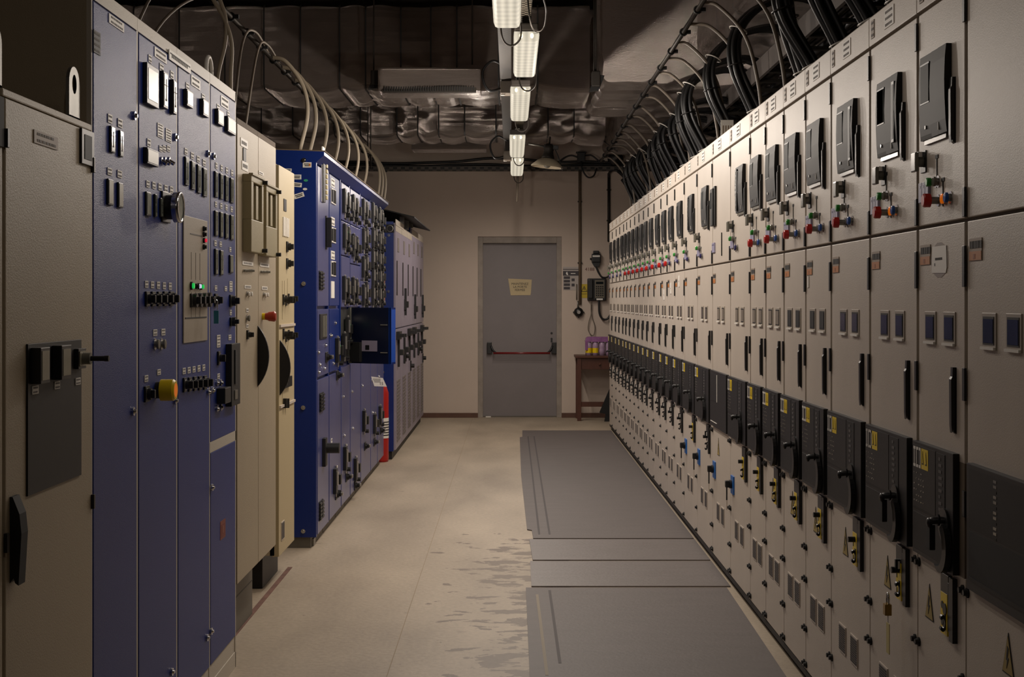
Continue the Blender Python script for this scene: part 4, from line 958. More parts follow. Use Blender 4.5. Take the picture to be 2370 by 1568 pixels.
def beige_mimic():
    X = -1.09; d0, d1 = 6.82, 7.3
    fc = Face(X, d0); w = d1-d0
    t = empty('beige_cabinet', (X, d0, 0), ROT_L, 'yellowish beige cabinet with mimic lines and black knobs beside the deep blue row', 'cabinet')
    b = MB(); b.box(0,w,.03,.7,.16,1.985,BEIGE); b.box(0,w,.03,.7,1.985,2.005,DUSTY); b.box(.03,w,.08,.7,.0,.16,CHAR2,.003); b.box(.0,.02,.02,.04,.16,1.98,BLACK_M); obj('carcass', b, t)
    b = MB(); b.box(0,w,-.002,.03,.155,1.99,mat('yellow_beige_paint',(184,168,132),.5,bump=.3,bscale=300),.002); dr = obj('door', b, t)
    r = fc.r
    u,ww,z,h = r(655,661,460,488); b = MB(); b.box(0,ww,-.003,0,0,h,CHAR2); obj('slot', b, dr, (u,-.002,z))
    u,ww,z,h = r(653,667,502,546); b = MB()
    for i in range(4): b.box(ww*i/4,ww*(i+.55)/4,-.006,0,0,h,WHITE)
    obj('louvre', b, dr, (u,-.002,z))
    for y in (574,613): obj('selector_switch', f_switch(.05,.05,.04), dr, (fc.u(661),-.002,fc.z(661,y+9)))
    b = MB(); LN = mat('mimic_line_dark',(120,98,60),.6)
    for x,ya,yb in ((652,650,740),(657,650,700),(664,645,690),(652,800,935),(658,810,890),(664,800,890)): b.box(fc.u(x)-.0015,fc.u(x)+.0015,-.003,-.002,fc.z(x,yb),fc.z(x,ya),LN)
    obj('mimic_diagram', b, dr)
    for y in (752,940): z = fc.z(645,y+6); b = MB(); b.box(.01,w-.01,-.01,-.002,0,.012,CREAM); obj('ledge_strip', b, dr, (0,0,z))
    for x,y in ((653,700),(659,702),(665,698),(653,780),(659,786),(665,782)): obj('selector_switch', f_switch(.035,.05,.06), dr, (fc.u(x),-.002,fc.z(x,y+6)))
    b = MB()
    for i in range(6): b.box(i*.045,i*.045+.03,-.02,-.002,0,.05,BLACK,.002)
    obj('terminal_row', b, dr, (fc.u(648),0,fc.z(650,900)))
    for x in (654,659): b = MB(); b.box(0,.02,-.02,-.002,0,.045,BLACK); obj('fuse_holder', b, dr, (fc.u(x),0,fc.z(x,945)))
    u,ww,z,h = r(641,649,1232,1262); obj('vent_grille', f_vent(), dr, (.06,-.002,z))
    crescent(dr, .02, fc.z(641,918), .26, .05)
beige_mimic()
# ---------------------------------------------------------------- deep blue row
def deep_blue():
    X = -1.07; e = [7.97,8.49,9.09,9.6,10.27,10.99,11.55,12.13]
    ZR = 2.17
    names = ['deep blue cabinet with taped labels on its near side, nearest of the deep blue row','narrow deep blue cabinet with white label cards, second of the deep blue row',
             'deep blue cabinet with its inner door swung open into the aisle','deep blue cabinet directly beyond the open door','deep blue cabinet in the middle of the row, with green lamp low down',
             'deep blue cabinet second from the far end of its row','deep blue cabinet at the far end of its row, next to the fire extinguisher']
    S3 = mat('silver_part',(180,176,170),.25,.7)
    for k in range(7):
        d0, d1 = e[k], e[k+1]; w = d1-d0
        fc = Face(X, d0)
        t = empty('deep_blue_cabinet', (X, d0, 0), ROT_L, names[k], 'cabinet', 'deep blue drawer cabinets on the left')
        b = MB(); b.box(0,w-.001,.014,.8,.06,ZR-.06,DBLUE if k==0 else DBLUEF); b.box(.01,w-.01,.03,.78,0,.06,PLINTH)
        b.box(0,.03,-.002,.014,.06,ZR-.06,DBLUE)
        if k == 2: pass
        obj('carcass', b, t)
        b = MB(); b.prism([(-.045,ZR-.02),(-.045,ZR),(.5,ZR+.02),(.82,ZR+.02),(.82,ZR-.06),(.0,ZR-.06)],0,w-.0005,DBLUE,axis='x'); b.prism([(-.05,ZR),(-.05,ZR+.006),(.5,ZR+.026),(.82,ZR+.026),(.82,ZR+.02),(.5,ZR+.02)],0,w-.0005,DUSTY,axis='x')
        obj('roof_cover', b, t)
        def door(z0,z1,name='door',m=DBLUEF,u0=.034,u1=None):
            b = MB(); u1 = u1 or w-.006; b.box(u0,u1,-.006,.014,z0+.004,z1-.004,m,.003); return obj(name, b, t)
        def louv(p,u,z,n=5):
            b = MB()
            for i in range(n):
                for c in (0,1): b.box(c*.09,c*.09+.07,-.012,0,i*.02,i*.02+.013,BLACK,.002)
            b.box(0,.16,-.004,0,-.005,n*.02,BLACK_M); obj('louvre', b, p, (u,-.006,z))
        def card(p,u,z,ww,h,n=2): obj('name_plate', f_label(ww,h,n), p, (u,-.006,z))
        def knob(p,u,z,s=1.):
            def fn(b):
                b.box(-.05,.05,-.01,0,-.03,.03,CHAR2,.003); b.cyl((0,-.01,0),(0,-.035,0),.02,BLACK); b.box(-.012,.05,-.06,-.035,-.012,.012,BLACK,.004); b.cyl((.04,-.05,0),(.04,-.07,0),.012,S3)
            obj('rotary_handle', feat(('rotary_handle','db'),fn), p, (u,-.006,z))
        def gadget(p,u,z,var=0):
            def fn(b):
                b.box(0,.08,-.02,0,0,.15,BLACK,.003); b.box(.02,.06,-.026,-.02,.05,.13,S3); b.box(.1,.12,-.01,0,-.03,.16,S3,.002); b.box(.14,.2,-.03,0,.04,.1,BLACK,.003); b.cyl((.17,0,-.01),(.17,-.03,-.01),.014,BLACK)
                b.box(.13,.2,-.004,0,.12,.15,WHITE)
                if var==1: b.cyl((.11,0,.1),(.11,-.02,.1),.008,GREEN_L)
            obj('drawer_switch', feat(('drawer_switch',var),fn), p, (u,-.006,z))
        if k == 0:
            d = door(1.32,ZR-.07,'upper_door'); b = MB(); b.box(0,.1,-.006,0,-.02,.29,WHITE); b.box(.0,.1,-.01,-.004,-.02,.22,CHAR2)
            for i in range(8): b.box(.11,.16,-.016,0,i*.03,i*.03+.022,mat('ivory_terminal',(190,176,130),.5),.002)
            obj('terminal_strip', b, d, (.2,-.006,1.93)); b = MB(); b.box(0,.02,-.035,0,0,.17,BLACK,.003); b.box(.03,.045,-.02,0,.0,.16,S3,.002); b.box(.0,.05,-.006,0,-.01,.18,CHAR2); obj('door_handle', b, d, (.36,-.006,1.66))
            louv(d,.08,1.42,5); 
            d = door(.93,1.31,'middle_door'); louv(d,.06,1.3,0) if 0 else None
            b = MB(); b.box(0,.3,-.006,0,0,.14,CHAR2,.002); b.box(.1,.17,-.01,-.004,.01,.13,GREYPL); b.box(.2,.26,-.01,-.004,.01,.13,GREYPL); obj('double_meter', b, d, (.1,-.006,1.14)); knob(d,.4,1.03)
            for u,z in ((.05,1.07),(.1,1.0),(.3,.97),(.06,.96),(.35,1.1)): obj('screw_cap', f_lock(), d, (u,-.006,z))
            d = door(.065,.92,'lower_door'); louv(d,.1,.74,5); louv(d,.08,.14,5); b = MB(); b.box(0,.08,-.02,0,0,.16,BLACK,.004); b.cyl((.06,-.02,.1),(.06,-.09,.1),.03,BLACK); obj('lever_handle', b, d, (.22,-.006,.42))
            for i,(x,y,rw,rh,ro) in enumerate(((711,382,20,12,0),(667,394,16,7,0),(687,410,21,11,0),(688,428,21,10,.1),(692,453,24,11,-.3))):
                D = 7.97; b = MB(); W=rw*D/F; HH=rh*D/F; b.box(-W/2,W/2,-.0015,0,-HH/2,HH/2,WHITE); b.box(-W*.38,W*.38,-.002,-.0015,HH*.08,HH*.26,INK); b.box(-W*.3,W*.34,-.002,-.0015,-HH*.25,-HH*.05,INK)
                if i==0: b.box(W*.2,W*.4,-.0024,-.002,-HH*.25,HH*.25,ORLAB)
                o = obj('taped_label', b, t); o.matrix_parent_inverse = Matrix.Identity(4)
                # the near side faces -Y in the world = -x in the cabinet's own frame
                o.location = (-.001, -((x-CX)*D/F - X), H+(CY-y)*D/F); o.rotation_euler = (0, ro, -math.pi/2)
                o.rotation_mode = 'XYZ'
                o.rotation_euler = (0,0,-math.pi/2); o.rotation_euler[1] = 0
                if ro:
                    o.rotation_mode='QUATERNION'; o.rotation_quaternion = (Matrix.Rotation(-math.pi/2,4,'Z') @ Matrix.Rotation(ro,4,'Y')).to_quaternion()
            GO = mat('green_white_oval',(60,160,120),.4)
            for x,y in ((708,418),(706,438)):
                b = MB(); b.lathe([(.001,0),(.012,0)],(0,-.001,0),WHITE if y>420 else GO,'y'); o = obj('oval_sticker', b, t, (-.001,-((x-CX)*7.97/F-X),H+(CY-y)*7.97/F)); o.scale=(1.0,1,.55); o.rotation_euler=(0,0,-math.pi/2)
            for x,y in ((704,371),(703,657),(702,944),(702,1230)):
                o = obj('side_screw', f_lock(), t, (-.001,-((x-CX)*7.97/F-X),H+(CY-y)*7.97/F)); o.rotation_euler=(0,0,-math.pi/2)
            b = MB(); b.box(.05,.12,-.03,.0,.0,.04,GALV,.002)
            o = obj('mounting_foot', b, t, (.02,.05,0))
        elif k == 1:
            d = door(1.32,ZR-.07,'upper_door',DBLUE,u1=w-.09)
            for z,n in ((1.93,1),(1.70,1),(1.5,0)):
                card(d,.1,z+.1,.17,.05,2)
                b = MB(); b.box(0,.2,-.006,0,0,.09,WHITE); b.box(.0,.06,-.01,-.004,.01,.08,CHAR)
                for i in range(5): b.box(.07+i*.026,.075+i*.026,-.009,-.004,.005,.085,CHAR)
                obj('label_card', b, d, (.1,-.006,z))
            b = MB(); b.box(0,.15,-.003,0,0,.1,WHITE); obj('blank_card', b, d, (.1,-.006,1.37))
            d = door(.93,1.31,'middle_door',DBLUE,u1=w-.09); gadget(d,.3,.98,1); 
            for u,z in ((.05,1.15),(.1,1.15),(.3,1.22),(.2,.98)): obj('screw_cap', f_lock(), d, (u,-.006,z))
            d = door(.065,.92,'lower_door'); gadget(d,.2,.2,0); knob(d,.35,.18); card(d,.1,.5,.05,.04); knob(d,.4,.9-.0)
        else:
            if k == 2:
                zs = [(1.86,2.1),(1.64,1.86),(1.31,1.64),(.95,1.31)]
            elif k == 3: zs = [(1.86,2.1),(1.6,1.86),(1.31,1.6),(.95,1.31)]
            elif k in (4,): zs = [(1.88,2.1),(1.7,1.88),(1.5,1.7),(1.3,1.5),(.95,1.3)]
            else: zs = [(1.9,2.1),(1.74,1.9),(1.58,1.74),(1.44,1.58),(1.3,1.44),(.95,1.3)]
            for j,(z0,z1) in enumerate(zs):
                if k == 2 and j == 3:
                    b = MB(); b.box(.04,w-.02,.004,.013,z0+.01,z1-.01,BLACK_M); op = obj('open_compartment', b, t)
                    gadget(op,.06,1.0,0); gadget(op,.25,1.1,1); continue
                d = door(z0,z1,'drawer')
                gadget(d,.07+.02*(j%2),z0+.05 if z1-z0>.2 else z0+.02,1 if (j in (1,) and k in (2,)) or (j==3 and k==3) else 0)
                if w > .5: gadget(d,.28,z0+.04,0)
                knob(d,.25,z0+.045)
            d = door(.065,.94,'lower_door')
            gadget(d,.12+.1*(k%2),(.28,.14,.42,.33,.36)[k-2],1 if k==4 else 0); knob(d,.3,(.22,.1,.3,.26,.3)[k-2]); obj('screw_cap', f_lock(), d, (.1,-.006,.75)); obj('screw_cap', f_lock(), d, (.15,-.006,.5))
            if k == 2:
                hz0,hz1 = .945,1.31
                b = MB(); b.box(0,.33,-.004,.0,0,hz1-hz0,mat('dark_navy_inner',(4,12,38),.4),.001); b.box(.31,.33,-.004,.045,0,hz1-hz0,mat('bright_blue_edge',(10,66,160),.35)); b.box(0,.33,0,.045,0,.012,DBLUE); b.box(0,.33,0,.045,hz1-hz0-.012,hz1-hz0,DBLUE)
                b.box(0,.015,-.02,.045,0,hz1-hz0,mat('grey_edge',(90,90,84),.5))
                b.box(.1,.22,-.008,-.003,.08,.15,MAUVE); b.box(.13,.16,-.01,-.008,.09,.12,BLACK); b.box(.25,.3,-.012,-.003,.25,.256,GREYPL); b.box(.25,.3,-.012,-.003,.07,.076,GREYPL)
                b.box(.02,.1,-.03,-.003,.01,.14,BLACK_M,.004)
                o = obj('open_door', b, t, (w-.03,-.01,hz0), label='dark inner face of a small swung-open door'); o.rotation_euler = (0,0,math.radians(-90-30))
    # shelf paper tag
    q = MB(); q._add([(0,0,0),(.075,0,-.01),(.1,0,-.065),(.02,0,-.062)],[(0,1,2,3)],WHITE)
    for i in range(3): q.box(.012+.004*i,.06,-.0006,0,-.018-i*.009,-.015-i*.009,INK)
    text_into(q,'15',.026,.052,-.046,-.001,INK)
    o = tag(obj('paper_tag', q),'white handwritten paper tag hanging under the open blue door','tag'); D=9.3; o.location = ((859-CX)*D/F, D, H+(CY-872)*D/F)
deep_blue()
# ---------------------------------------------------------------- far mauve-grey pair
def mauve_pair():
    X = -.99; e = [12.42,14.45,16.35]
    for k in (0,1):
        d0,d1 = e[k],e[k+1]; w = d1-d0
        t = empty('grey_cabinet', (X,d0,0), ROT_L, ['mauve-grey fronted cabinet with dark blue side, beyond the fire extinguisher','mauve-grey fronted cabinet in the far left corner by the wall'][k], 'cabinet', 'mauve-grey cabinets at the far left')
        top = 2.03 if k==0 else 2.08
        b = MB(); b.box(0,w-.002,.016,.6,.07,top,DBLUE); b.box(.02,w-.02,.03,.58,0,.07,CHAR2); obj('carcass', b, t)
        n = 3
        for j in range(n):
            u0,u1 = w*j/n+.01,w*(j+1)/n-.01
            b = MB(); b.box(u0,u1,-.002,.016,1.12,top-.01,MAUVE,.003); b.box(u0,u1,-.003,.0,top-.08,top-.015,WINF)
            d = obj('upper_door', b, t)
            b = MB(); b.box(0,.16,-.004,0,0,.12,VENTM); obj('vent_grille', b, d, (u0+.2,-.002,top-.25))
            b = MB(); b.box(0,.012,-.008,0,0,.3,DSTEEL,.002); obj('door_handle', b, d, (u0+.1,-.002,1.4))
            b = MB(); b.box(0,.10,-.015,0,0,.1,BLACK,.003); b.box(.1,.2,-.03,0,.02,.08,BLACK,.003); b.box(.04,.06,-.02,0,-.05,.2,BLACK); 
            if (j+k)%2: obj('drawer_switch', b, d, (u0+.3,-.002,1.22 if k else 1.27))
            b = MB(); b.box(u0,u1,-.002,.016,.08,1.11,MAUVE,.003); d = obj('lower_door', b, t)
            b = MB()
            for i in range(18):
                for c in range(2): b.box(c*.19,c*.19+.15,-.006,0,i*.03,i*.03+.016,VENTM)
            obj('louvre', b, d, (u0+.12,-.002,.14))
            b = MB(); b.box(0,.03,-.018,0,0,.24,BLACK,.004); b.box(.03,.16,-.045,0,.1,.15,BLACK,.004); obj('door_handle', b, d, (u0+.22,-.002,.78))
            b = MB(); b.box(0,.26,-.03,0,0,.07,BLACK,.002); b.box(.02,.06,-.07,-.03,.02,.05,BLACK); b.box(.12,.16,-.08,-.03,.02,.05,BLACK); 
            if j != 1: obj('terminal_row', b, d, (u0+.05,-.002,1.02))
            b = MB(); b.cyl((0,0,0),(0,-.04,0),.02,BLACK); b.box(-.03,.03,-.01,0,-.05,.05,CHAR2); 
            if j != 0: obj('rotary_handle', b, d, (u0+.45,-.002,.96-.12*j))
        if k==0:
            b = MB(); b.box(0,.9,-.006,0,0,.05,WINF,.001); obj('header_strip', b, t, (.0,0,top-.03))
            for x,y in ((900,545),(891,551),(884,551),(899,675),(887,675),(886,807),(887,862)):
                o = obj('side_screw', f_lock(), t, (-.002,-((x-CX)*12.42/F-X),H+(CY-y)*12.42/F)); o.rotation_euler=(0,0,-math.pi/2)
            b = MB(); b.lathe([(.024,-.004),(.03,-.004),(.03,0),(.024,0)],(0,0,0),GALV,'y'); b.box(-.035,.035,-.002,0,-.035,.035,CHAR); o = obj('round_badge', b, t, (-.002,.045,1.97)); o.rotation_euler=(0,0,-math.pi/2)
    q = MB(); q.prism([(-1.6,2.15),(-1.12,2.165),(-.86,2.10),(-.86,2.09),(-1.12,2.155),(-1.6,2.14)],12.9,15.4,BLACK_M)
    for yy in (13.4,14.0,14.6): q.box(-1.03,-.99,yy,yy+.05,2.085 if yy>14.45 else 2.035,2.13,GALV)
    q.box(-1.3,-1.27,13.0,13.03,2.03,2.145,DSTEEL); q.box(-1.3,-1.27,15.2,15.23,2.08,2.145,DSTEEL)
    tag(obj('canopy_plate', q),'black sheet canopy over the mauve-grey cabinets','canopy')
    # striped sign
    q = MB(); D=12.4; x0,x1 = -1.16,-1.075; z1,z0 = H+(CY-641)*D/F, H+(CY-697)*D/F
    SP = mat('salmon_sign',(176,128,112),.6); DR = mat('sign_stripe',(96,30,34),.6)
    q.box(x0,x1,D-.004,D,z0,z1,SP)
    for i in range(6): a=z1-.005-i*.026; q.prism([(x0+.005,a-.03),(x1-.01,a-.008),(x1-.01,a),(x0+.005,a-.018)],D-.006,D-.004,DR)
    q.box(x1-.04,x1-.015,D-.006,D-.004,z0+.02,z0+.03,DR)
    tag(obj('striped_sign', q),'red and white striped sign on the side of the mauve-grey cabinet','sign')
    # fire extinguisher
    t = empty('fire_extinguisher', (-1.105,12.28,0), 0, 'red fire extinguisher cylinder standing at the end of the deep blue row', 'fire extinguisher')
    b = MB(); b.lathe([(.001,0),(.066,0),(.07,.02),(.07,.58),(.05,.64),(.025,.66),(.001,.66)],(0,0,0),EXRED,seg=24); obj('cylinder', b, t)
    b = MB(); b.lathe([(.0708,.2),(.0708,.37)],(0,0,0),WHITE,seg=24)
    for i in range(6): b.lathe([(.0712,.22+i*.022),(.0712,.23+i*.022)],(0,0,0),INK,seg=24)
    obj('paper_label', b, t, label='white printed instruction band')
    b = MB(); b.box(-.02,.02,-.02,.02,.66,.7,BLACK,.003); b.box(-.015,.015,-.09,.02,.69,.7,BLACK,.002); obj('valve', b, t)
mauve_pair()
# ================================================================== CEILING
def foil_box(name, x0,x1,y0,y1,z0,z1, label, straps=(), seed=0, bulge=.04, saxis='x', rnd=.06):
    """insulated duct wrapped in crumpled foil: rounded, sagging between its straps"""
    q = MB(); k = q.mi(FOIL)
    per = []  # profile around the duct
    nz = 14
    A, B = (y0,y1) if saxis=='x' else (x0,x1)
    def corner(cx,cz,a0): return [(cx+rnd*math.cos(math.radians(a0+15*i)), cz+rnd*math.sin(math.radians(a0+15*i))) for i in range(7)]
    def seg(p,q_,n): return [(p[0]+(q_[0]-p[0])*i/n, p[1]+(q_[1]-p[1])*i/n) for i in range(1,n)]
    c1,c2,c3,c4 = corner(A+rnd,z0+rnd,180), corner(B-rnd,z0+rnd,270), corner(B-rnd,z1-rnd,0), corner(A+rnd,z1-rnd,90)
    ring = c1+seg(c1[-1],c2[0],nz)+c2+seg(c2[-1],c3[0],nz)+c3+seg(c3[-1],c4[0],nz)+c4+seg(c4[-1],c1[0],nz)
    L0, L1 = (x0,x1) if saxis=='x' else (y0,y1)
    n = max(20,int((L1-L0)/.035)); cA,cZ = (A+B)/2,(z0+z1)/2
    rows = []
    for i in range(n+1):
        s = L0+(L1-L0)*i/n
        dist = min([abs(s-st) for st in straps]+[.5])
        pinch = 1-math.exp(-(dist/.05)**1.0)
        row = []
        for a,z in ring:
            nn = noise.noise(Vector((s*2.2+seed,a*2.5,z*2.5)))*.6+noise.noise(Vector((s*7+seed,a*6,z*9)))*.3
            d = bulge*(.35+nn)*pinch + (noise.noise(Vector((s*3,a*9,z*26+seed)))*.014)*(1 if dist<.25 else .4)
            v = Vector((a-cA,z-cZ)); v.normalize()
            sag = -.03*pinch if z < z0+rnd*1.2 else 0
            p = (a+v.x*d, z+v.y*d+sag)
            row.append(q.bm.verts.new((s,p[0],p[1]) if saxis=='x' else (p[0],s,p[1])))
        rows.append(row)
    m = len(ring)
    for i in range(n):
        for j in range(m):
            f = q.bm.faces.new((rows[i][j],rows[i][(j+1)%m],rows[i+1][(j+1)%m],rows[i+1][j])); f.smooth = True; f.material_index = k
    for r_ in (rows[0],rows[-1]):
        f = q.bm.faces.new(r_); f.material_index = k
    o = tag(obj(name, q), label, 'duct')
    for st in straps:
        b = MB()
        rr = [(a+(.014 if a>cA else -.014),z+(.016 if z>cZ else -.016)) for a,z in ring]
        for w_ in (0,):
            vs=[]
            for ss in (st-.006,st+.006): vs += [((ss,a,z) if saxis=='x' else (a,ss,z)) for a,z in rr]
            b._add(vs,[(j,(j+1)%m,(j+1)%m+m,j+m) for j in range(m)],BLACK_M)
        obj('strap', b, o)
    return o
foil_box('foil_duct',-3.25,.60,11.2,12.2,3.0,3.62,'wide foil-wrapped duct crossing overhead, nearer of the two crossing ducts',(-2.9,-2.55,-2.2,-1.9,-1.62,-1.32,-1.12,-.85,-.62,-.42,-.1,.2),1)
foil_box('foil_duct',-3.25,.9,14.0,14.7,2.96,3.4,'foil-wrapped duct crossing overhead behind the wider one',(-2.8,-2.4,-2.1,-1.7,-1.45,-1.1,-.9,-.7,-.45,-.15,.35,.6),5)
foil_box('foil_duct',.66,2.3,10.4,12.3,2.95,3.68,'large foil-wrapped duct bend overhead, right of the lamps',(10.9,11.4,11.9),9,.06,'y')
foil_box('foil_duct',1.0,2.3,12.45,16.0,3.0,3.4,'low crumpled foil duct running to the far wall above the right row',(12.9,13.5,14.1,14.7,15.3),13,.07,'y')
foil_box('foil_duct',1.35,2.3,8.2,10.35,3.1,3.7,'foil-wrapped duct nearest the camera above the cable tray',(8.8,9.5),17,.05,'y')
foil_box('foil_plenum',-.98,-.23,10.7,11.12,2.93,3.07,'flat foil box with slotted air grille under the nearer duct',(),21,.015,'x',.03)
foil_box('foil_plenum',-1.02,-.26,14.85,15.22,2.93,3.03,'flat foil box hanging behind the crossing ducts',(),25,.015,'x',.03)
def lamp(loc, e, parent=None, kind='SPOT'):  # serves the luminaires and the added fill lights alike
    ld = bpy.data.lights.new('lamp', kind); ld.energy = e; ld.color = (1,.885,.775); ld.shadow_soft_size = .03
    if kind == 'SPOT': ld.spot_size = math.radians(176); ld.spot_blend = .75
    lo = bpy.data.objects.new('lamp', ld); COL.objects.link(lo); lo.location = loc
    if parent: lo.parent = parent
def ceiling_bits():
    q = MB(); q.box(-.95,-.26,10.70,10.74,2.885,2.935,DSTEEL,.002)
    for i in range(38): x=-.935+i*.0176; q.box(x,x+.008,10.692,10.71,2.892,2.926,BLACK_M)
    tag(obj('air_grille', q),'long slotted air grille under the foil box','grille')
    # slotted channel crossing, with bend down on the right
    q = MB(); D=15.3
    q.box(-3.28,(1370-CX)*D/F,D,D+.05,H+(CY-308)*D/F,H+(CY-292)*D/F,PERFX)
    q.prism([((1370-CX)*D/F,H+(CY-308)*D/F),((1370-CX)*D/F,H+(CY-292)*D/F),((1430-CX)*D/F,H+(CY-335)*D/F),((1430-CX)*D/F,H+(CY-352)*D/F)],D,D+.05,PERFX)
    tag(obj('slotted_channel', q),'dark slotted steel channel crossing the room below the ducts','channel')
    for x in (-1.75,-.72,.72,.3):
        q = MB(); q.tube([(x,D+.02,H+(CY-292)*D/F),(x,D+.02,3.75)],.008,DSTEEL,6); tag(obj('hanger_rod', q),'thin steel rod hanging the slotted channel','rod','thin rods of the slotted channel')
    for x,y0,y1,Dd in ((865,0,170,11.0),(851,150,345,13.4),(858,150,390,13.4),(1379,0,170,10.2),(1375,0,170,10.2),(1093,60,150,11.0)):
        q = MB(); X_=(x-CX)*Dd/F; za=H+(CY-y1)*Dd/F; q.tube([(X_,Dd,za),(X_,Dd,3.75)],.006,DSTEEL,6)
        tag(obj('hanger_rod', q),'thin vertical steel rod hanging from the ceiling','rod','thin hanger rods')
    for x,y,Dd,l in ((868,180,11.0,'dark clamp at the left end of the foil box'),(1379,183,10.2,'dark clamp at the bottom of the rods right of the lamps')):
        q = MB(); X_=(x-CX)*Dd/F; z=H+(CY-y)*Dd/F; q.box(X_-.03,X_+.03,Dd-.05,Dd+.05,z-.06,z+.05,DSTEEL,.008); q.prism([(X_-.05,z-.09),(X_+.02,z-.08),(X_+.06,z+.02),(X_,z+.03)],Dd-.03,Dd+.03,BLACK_M)
        tag(obj('rod_clamp', q), l, 'clamp')
    # luminaires
    for k,(xc,y0,y1) in enumerate(((-.022,5.75,7.15),(.077,7.5,8.72),(.058,9.43,10.85),(.05,12.16,13.6),(.056,14.13,15.6))):
        zb = 2.69; L_=y1-y0
        t = empty('strip_luminaire', (xc,y0,zb), 0, ['lit strip luminaire at the top edge, nearest the camera','lit strip luminaire second from the camera, below the mesh tray','lit strip luminaire in the middle of the overhead line','lit strip luminaire left of the bell-shaped lamp','lit strip luminaire farthest from the camera'][k], 'light', 'strip luminaires in the overhead line')
        b = MB(); b.box(-.062,.062,.0,L_,.055,.095,CABLED,.008); b.box(-.058,.058,.002,L_-.002,.04,.056,CABLED); obj('housing', b, t)
        b = MB(); sec=[(-.064,.05),(-.066,.03),(-.058,.006),(-.045,0),(.045,0),(.058,.006),(.066,.03),(.064,.05)]
        vs=[(x,.012 if z<.01 else 0,z) for x,z in sec]+[(x,L_-.012 if z<.01 else L_,z) for x,z in sec]; n=len(sec)
        b._add(vs,[(i,(i+1)%n,(i+1)%n+n,i+n) for i in range(n)]+[tuple(range(n)),tuple(range(2*n-1,n-1,-1))],LENS); obj('diffuser', b, t, label='glowing ribbed diffuser')
        for s_ in (-.028,.028):
            b = MB(); b.ball((s_,-.001,.028),.009,LENS_END,10,1.5); obj('lamp_end', b, t)
        b = MB()
        for i in range(6):
            for s_ in (-1,1): b.box(s_*.064-.004,s_*.064+.004,L_*(i+.5)/6,L_*(i+.5)/6+.025,.035,.065,CHROME)
        obj('clip', b, t)
        b = MB(); b.tube(spline([(-.03,L_+.1,.1),(-.03,L_+.1,.0),(-.01,L_+.12,-.05),(.03,L_+.12,-.062),(.065,L_+.1,-.03),(.066,L_+.06,.03),(.05,L_-.02,.07)],8),.005,CABLED,6); obj('supply_cable', b, t)
        b = MB(); b.box(-.02,.02,L_*.2,L_*.2+.03,.09,.135,GALV); b.box(-.02,.02,L_*.8,L_*.8+.03,.09,.135,GALV); obj('bracket', b, t)
        for f in (.15,.5,.85):
            lamp((0,L_*f,-.035), POW[k], t)
    for y,e in ((2.6,.3),(3.6,.6),(4.6,.9),(5.4,1)): lamp((-.02,y,2.655), FILL_NEAR*e)       # extra unseen lamps, added in line with the luminaires to brighten the near cabinets
    for y in (1.2,4.0,7.32,9.08,10.3,13.86): lamp((.3 if y==9.08 else -.3,y,2.42), FILL_UP*(.2 if y<5 else (.35 if y > 13 else 1)), None, 'POINT')  # fill points added in the aisle without fixtures, to brighten ducts and near panels
    for y in (6.5,9.2,11.5,15.0):
        q = MB(); q.tube([(.09,y,2.83),(.09,y,3.75 if y not in (11.5,) else 2.99)],.006,DSTEEL,6); tag(obj('hanger_rod', q),'thin steel rod holding the mesh tray above the luminaires','rod','rods of the mesh tray')
    q = MB(); q.box(.03,.10,6.2,12.0,2.825,2.83,PERF); q.box(.028,.031,6.2,12.0,2.825,2.86,DSTEEL); q.box(.099,.102,6.2,12.0,2.825,2.86,DSTEEL)
    q.box(.03,.10,12.0,15.7,2.825,2.83,PERF); tag(obj('mesh_tray', q),'perforated pale tray directly above the strip luminaires','cable tray')
    q = MB(); q.box(-.075,-.005,7.3,15.0,2.87,2.876,PERFD); q.box(-.078,-.075,7.3,15.0,2.87,2.9,DSTEEL); q.box(-.005,-.002,7.3,15.0,2.87,2.9,DSTEEL); tag(obj('mesh_tray', q),'perforated tray left of and above the luminaires','cable tray')
    for (yy,zz,l) in ((10.0,2.80,'pale junction box left of the third luminaire'),(13.7,2.7,'small pale junction box left of the fourth luminaire')):
        q = MB(); q.box(-.075,.0,yy,yy+.15,zz-.02,zz+.065,CABLEG,.006); q.box(-.06,-.02,yy+.02,yy+.12,zz+.06,2.87,DSTEEL); q.cyl((-.06,yy+.05,zz),(-.06,yy+.05,zz-.03),.015,WHITE)
        jb = tag(obj('junction_box', q), l, 'junction box')
        b = MB(); b.tube(spline([(-.06,yy+.05,zz+.02),(-.16,yy,zz+.0),(-.2,yy,zz+.12),(-.13,yy,zz+.2),(-.04,yy,zz+.16)],8),.009,CABLE,6); obj('cable_loop', b, jb)
    q = MB(); x,z=(1196-CX)*15.9/F,H+(CY-467)*15.9/F; q.tube([(x,15.9,z),(x+.02,15.9,2.95)],.012,CABLEG,8); tag(obj('hanging_conduit', q),'short conduit stub hanging below the farthest luminaire','conduit')
    q = MB(); x,z=(1247-CX)*5.9/F,0; q.box(.10,.135,5.75,5.8,2.56,2.70,WHITE,.003); q.cyl((.118,5.75,2.58),(.118,5.74,2.58),.008,CHAR); q.box(.112,.124,5.76,5.79,2.70,2.83,GALV); q.box(.098,.124,5.76,5.9,2.822,2.83,GALV); q.box(.098,.11,5.78,6.3,2.823,2.829,GALV)
    tag(obj('wall_bracket_plate', q),'white plate with a screw at the top right of the nearest luminaire','bracket')
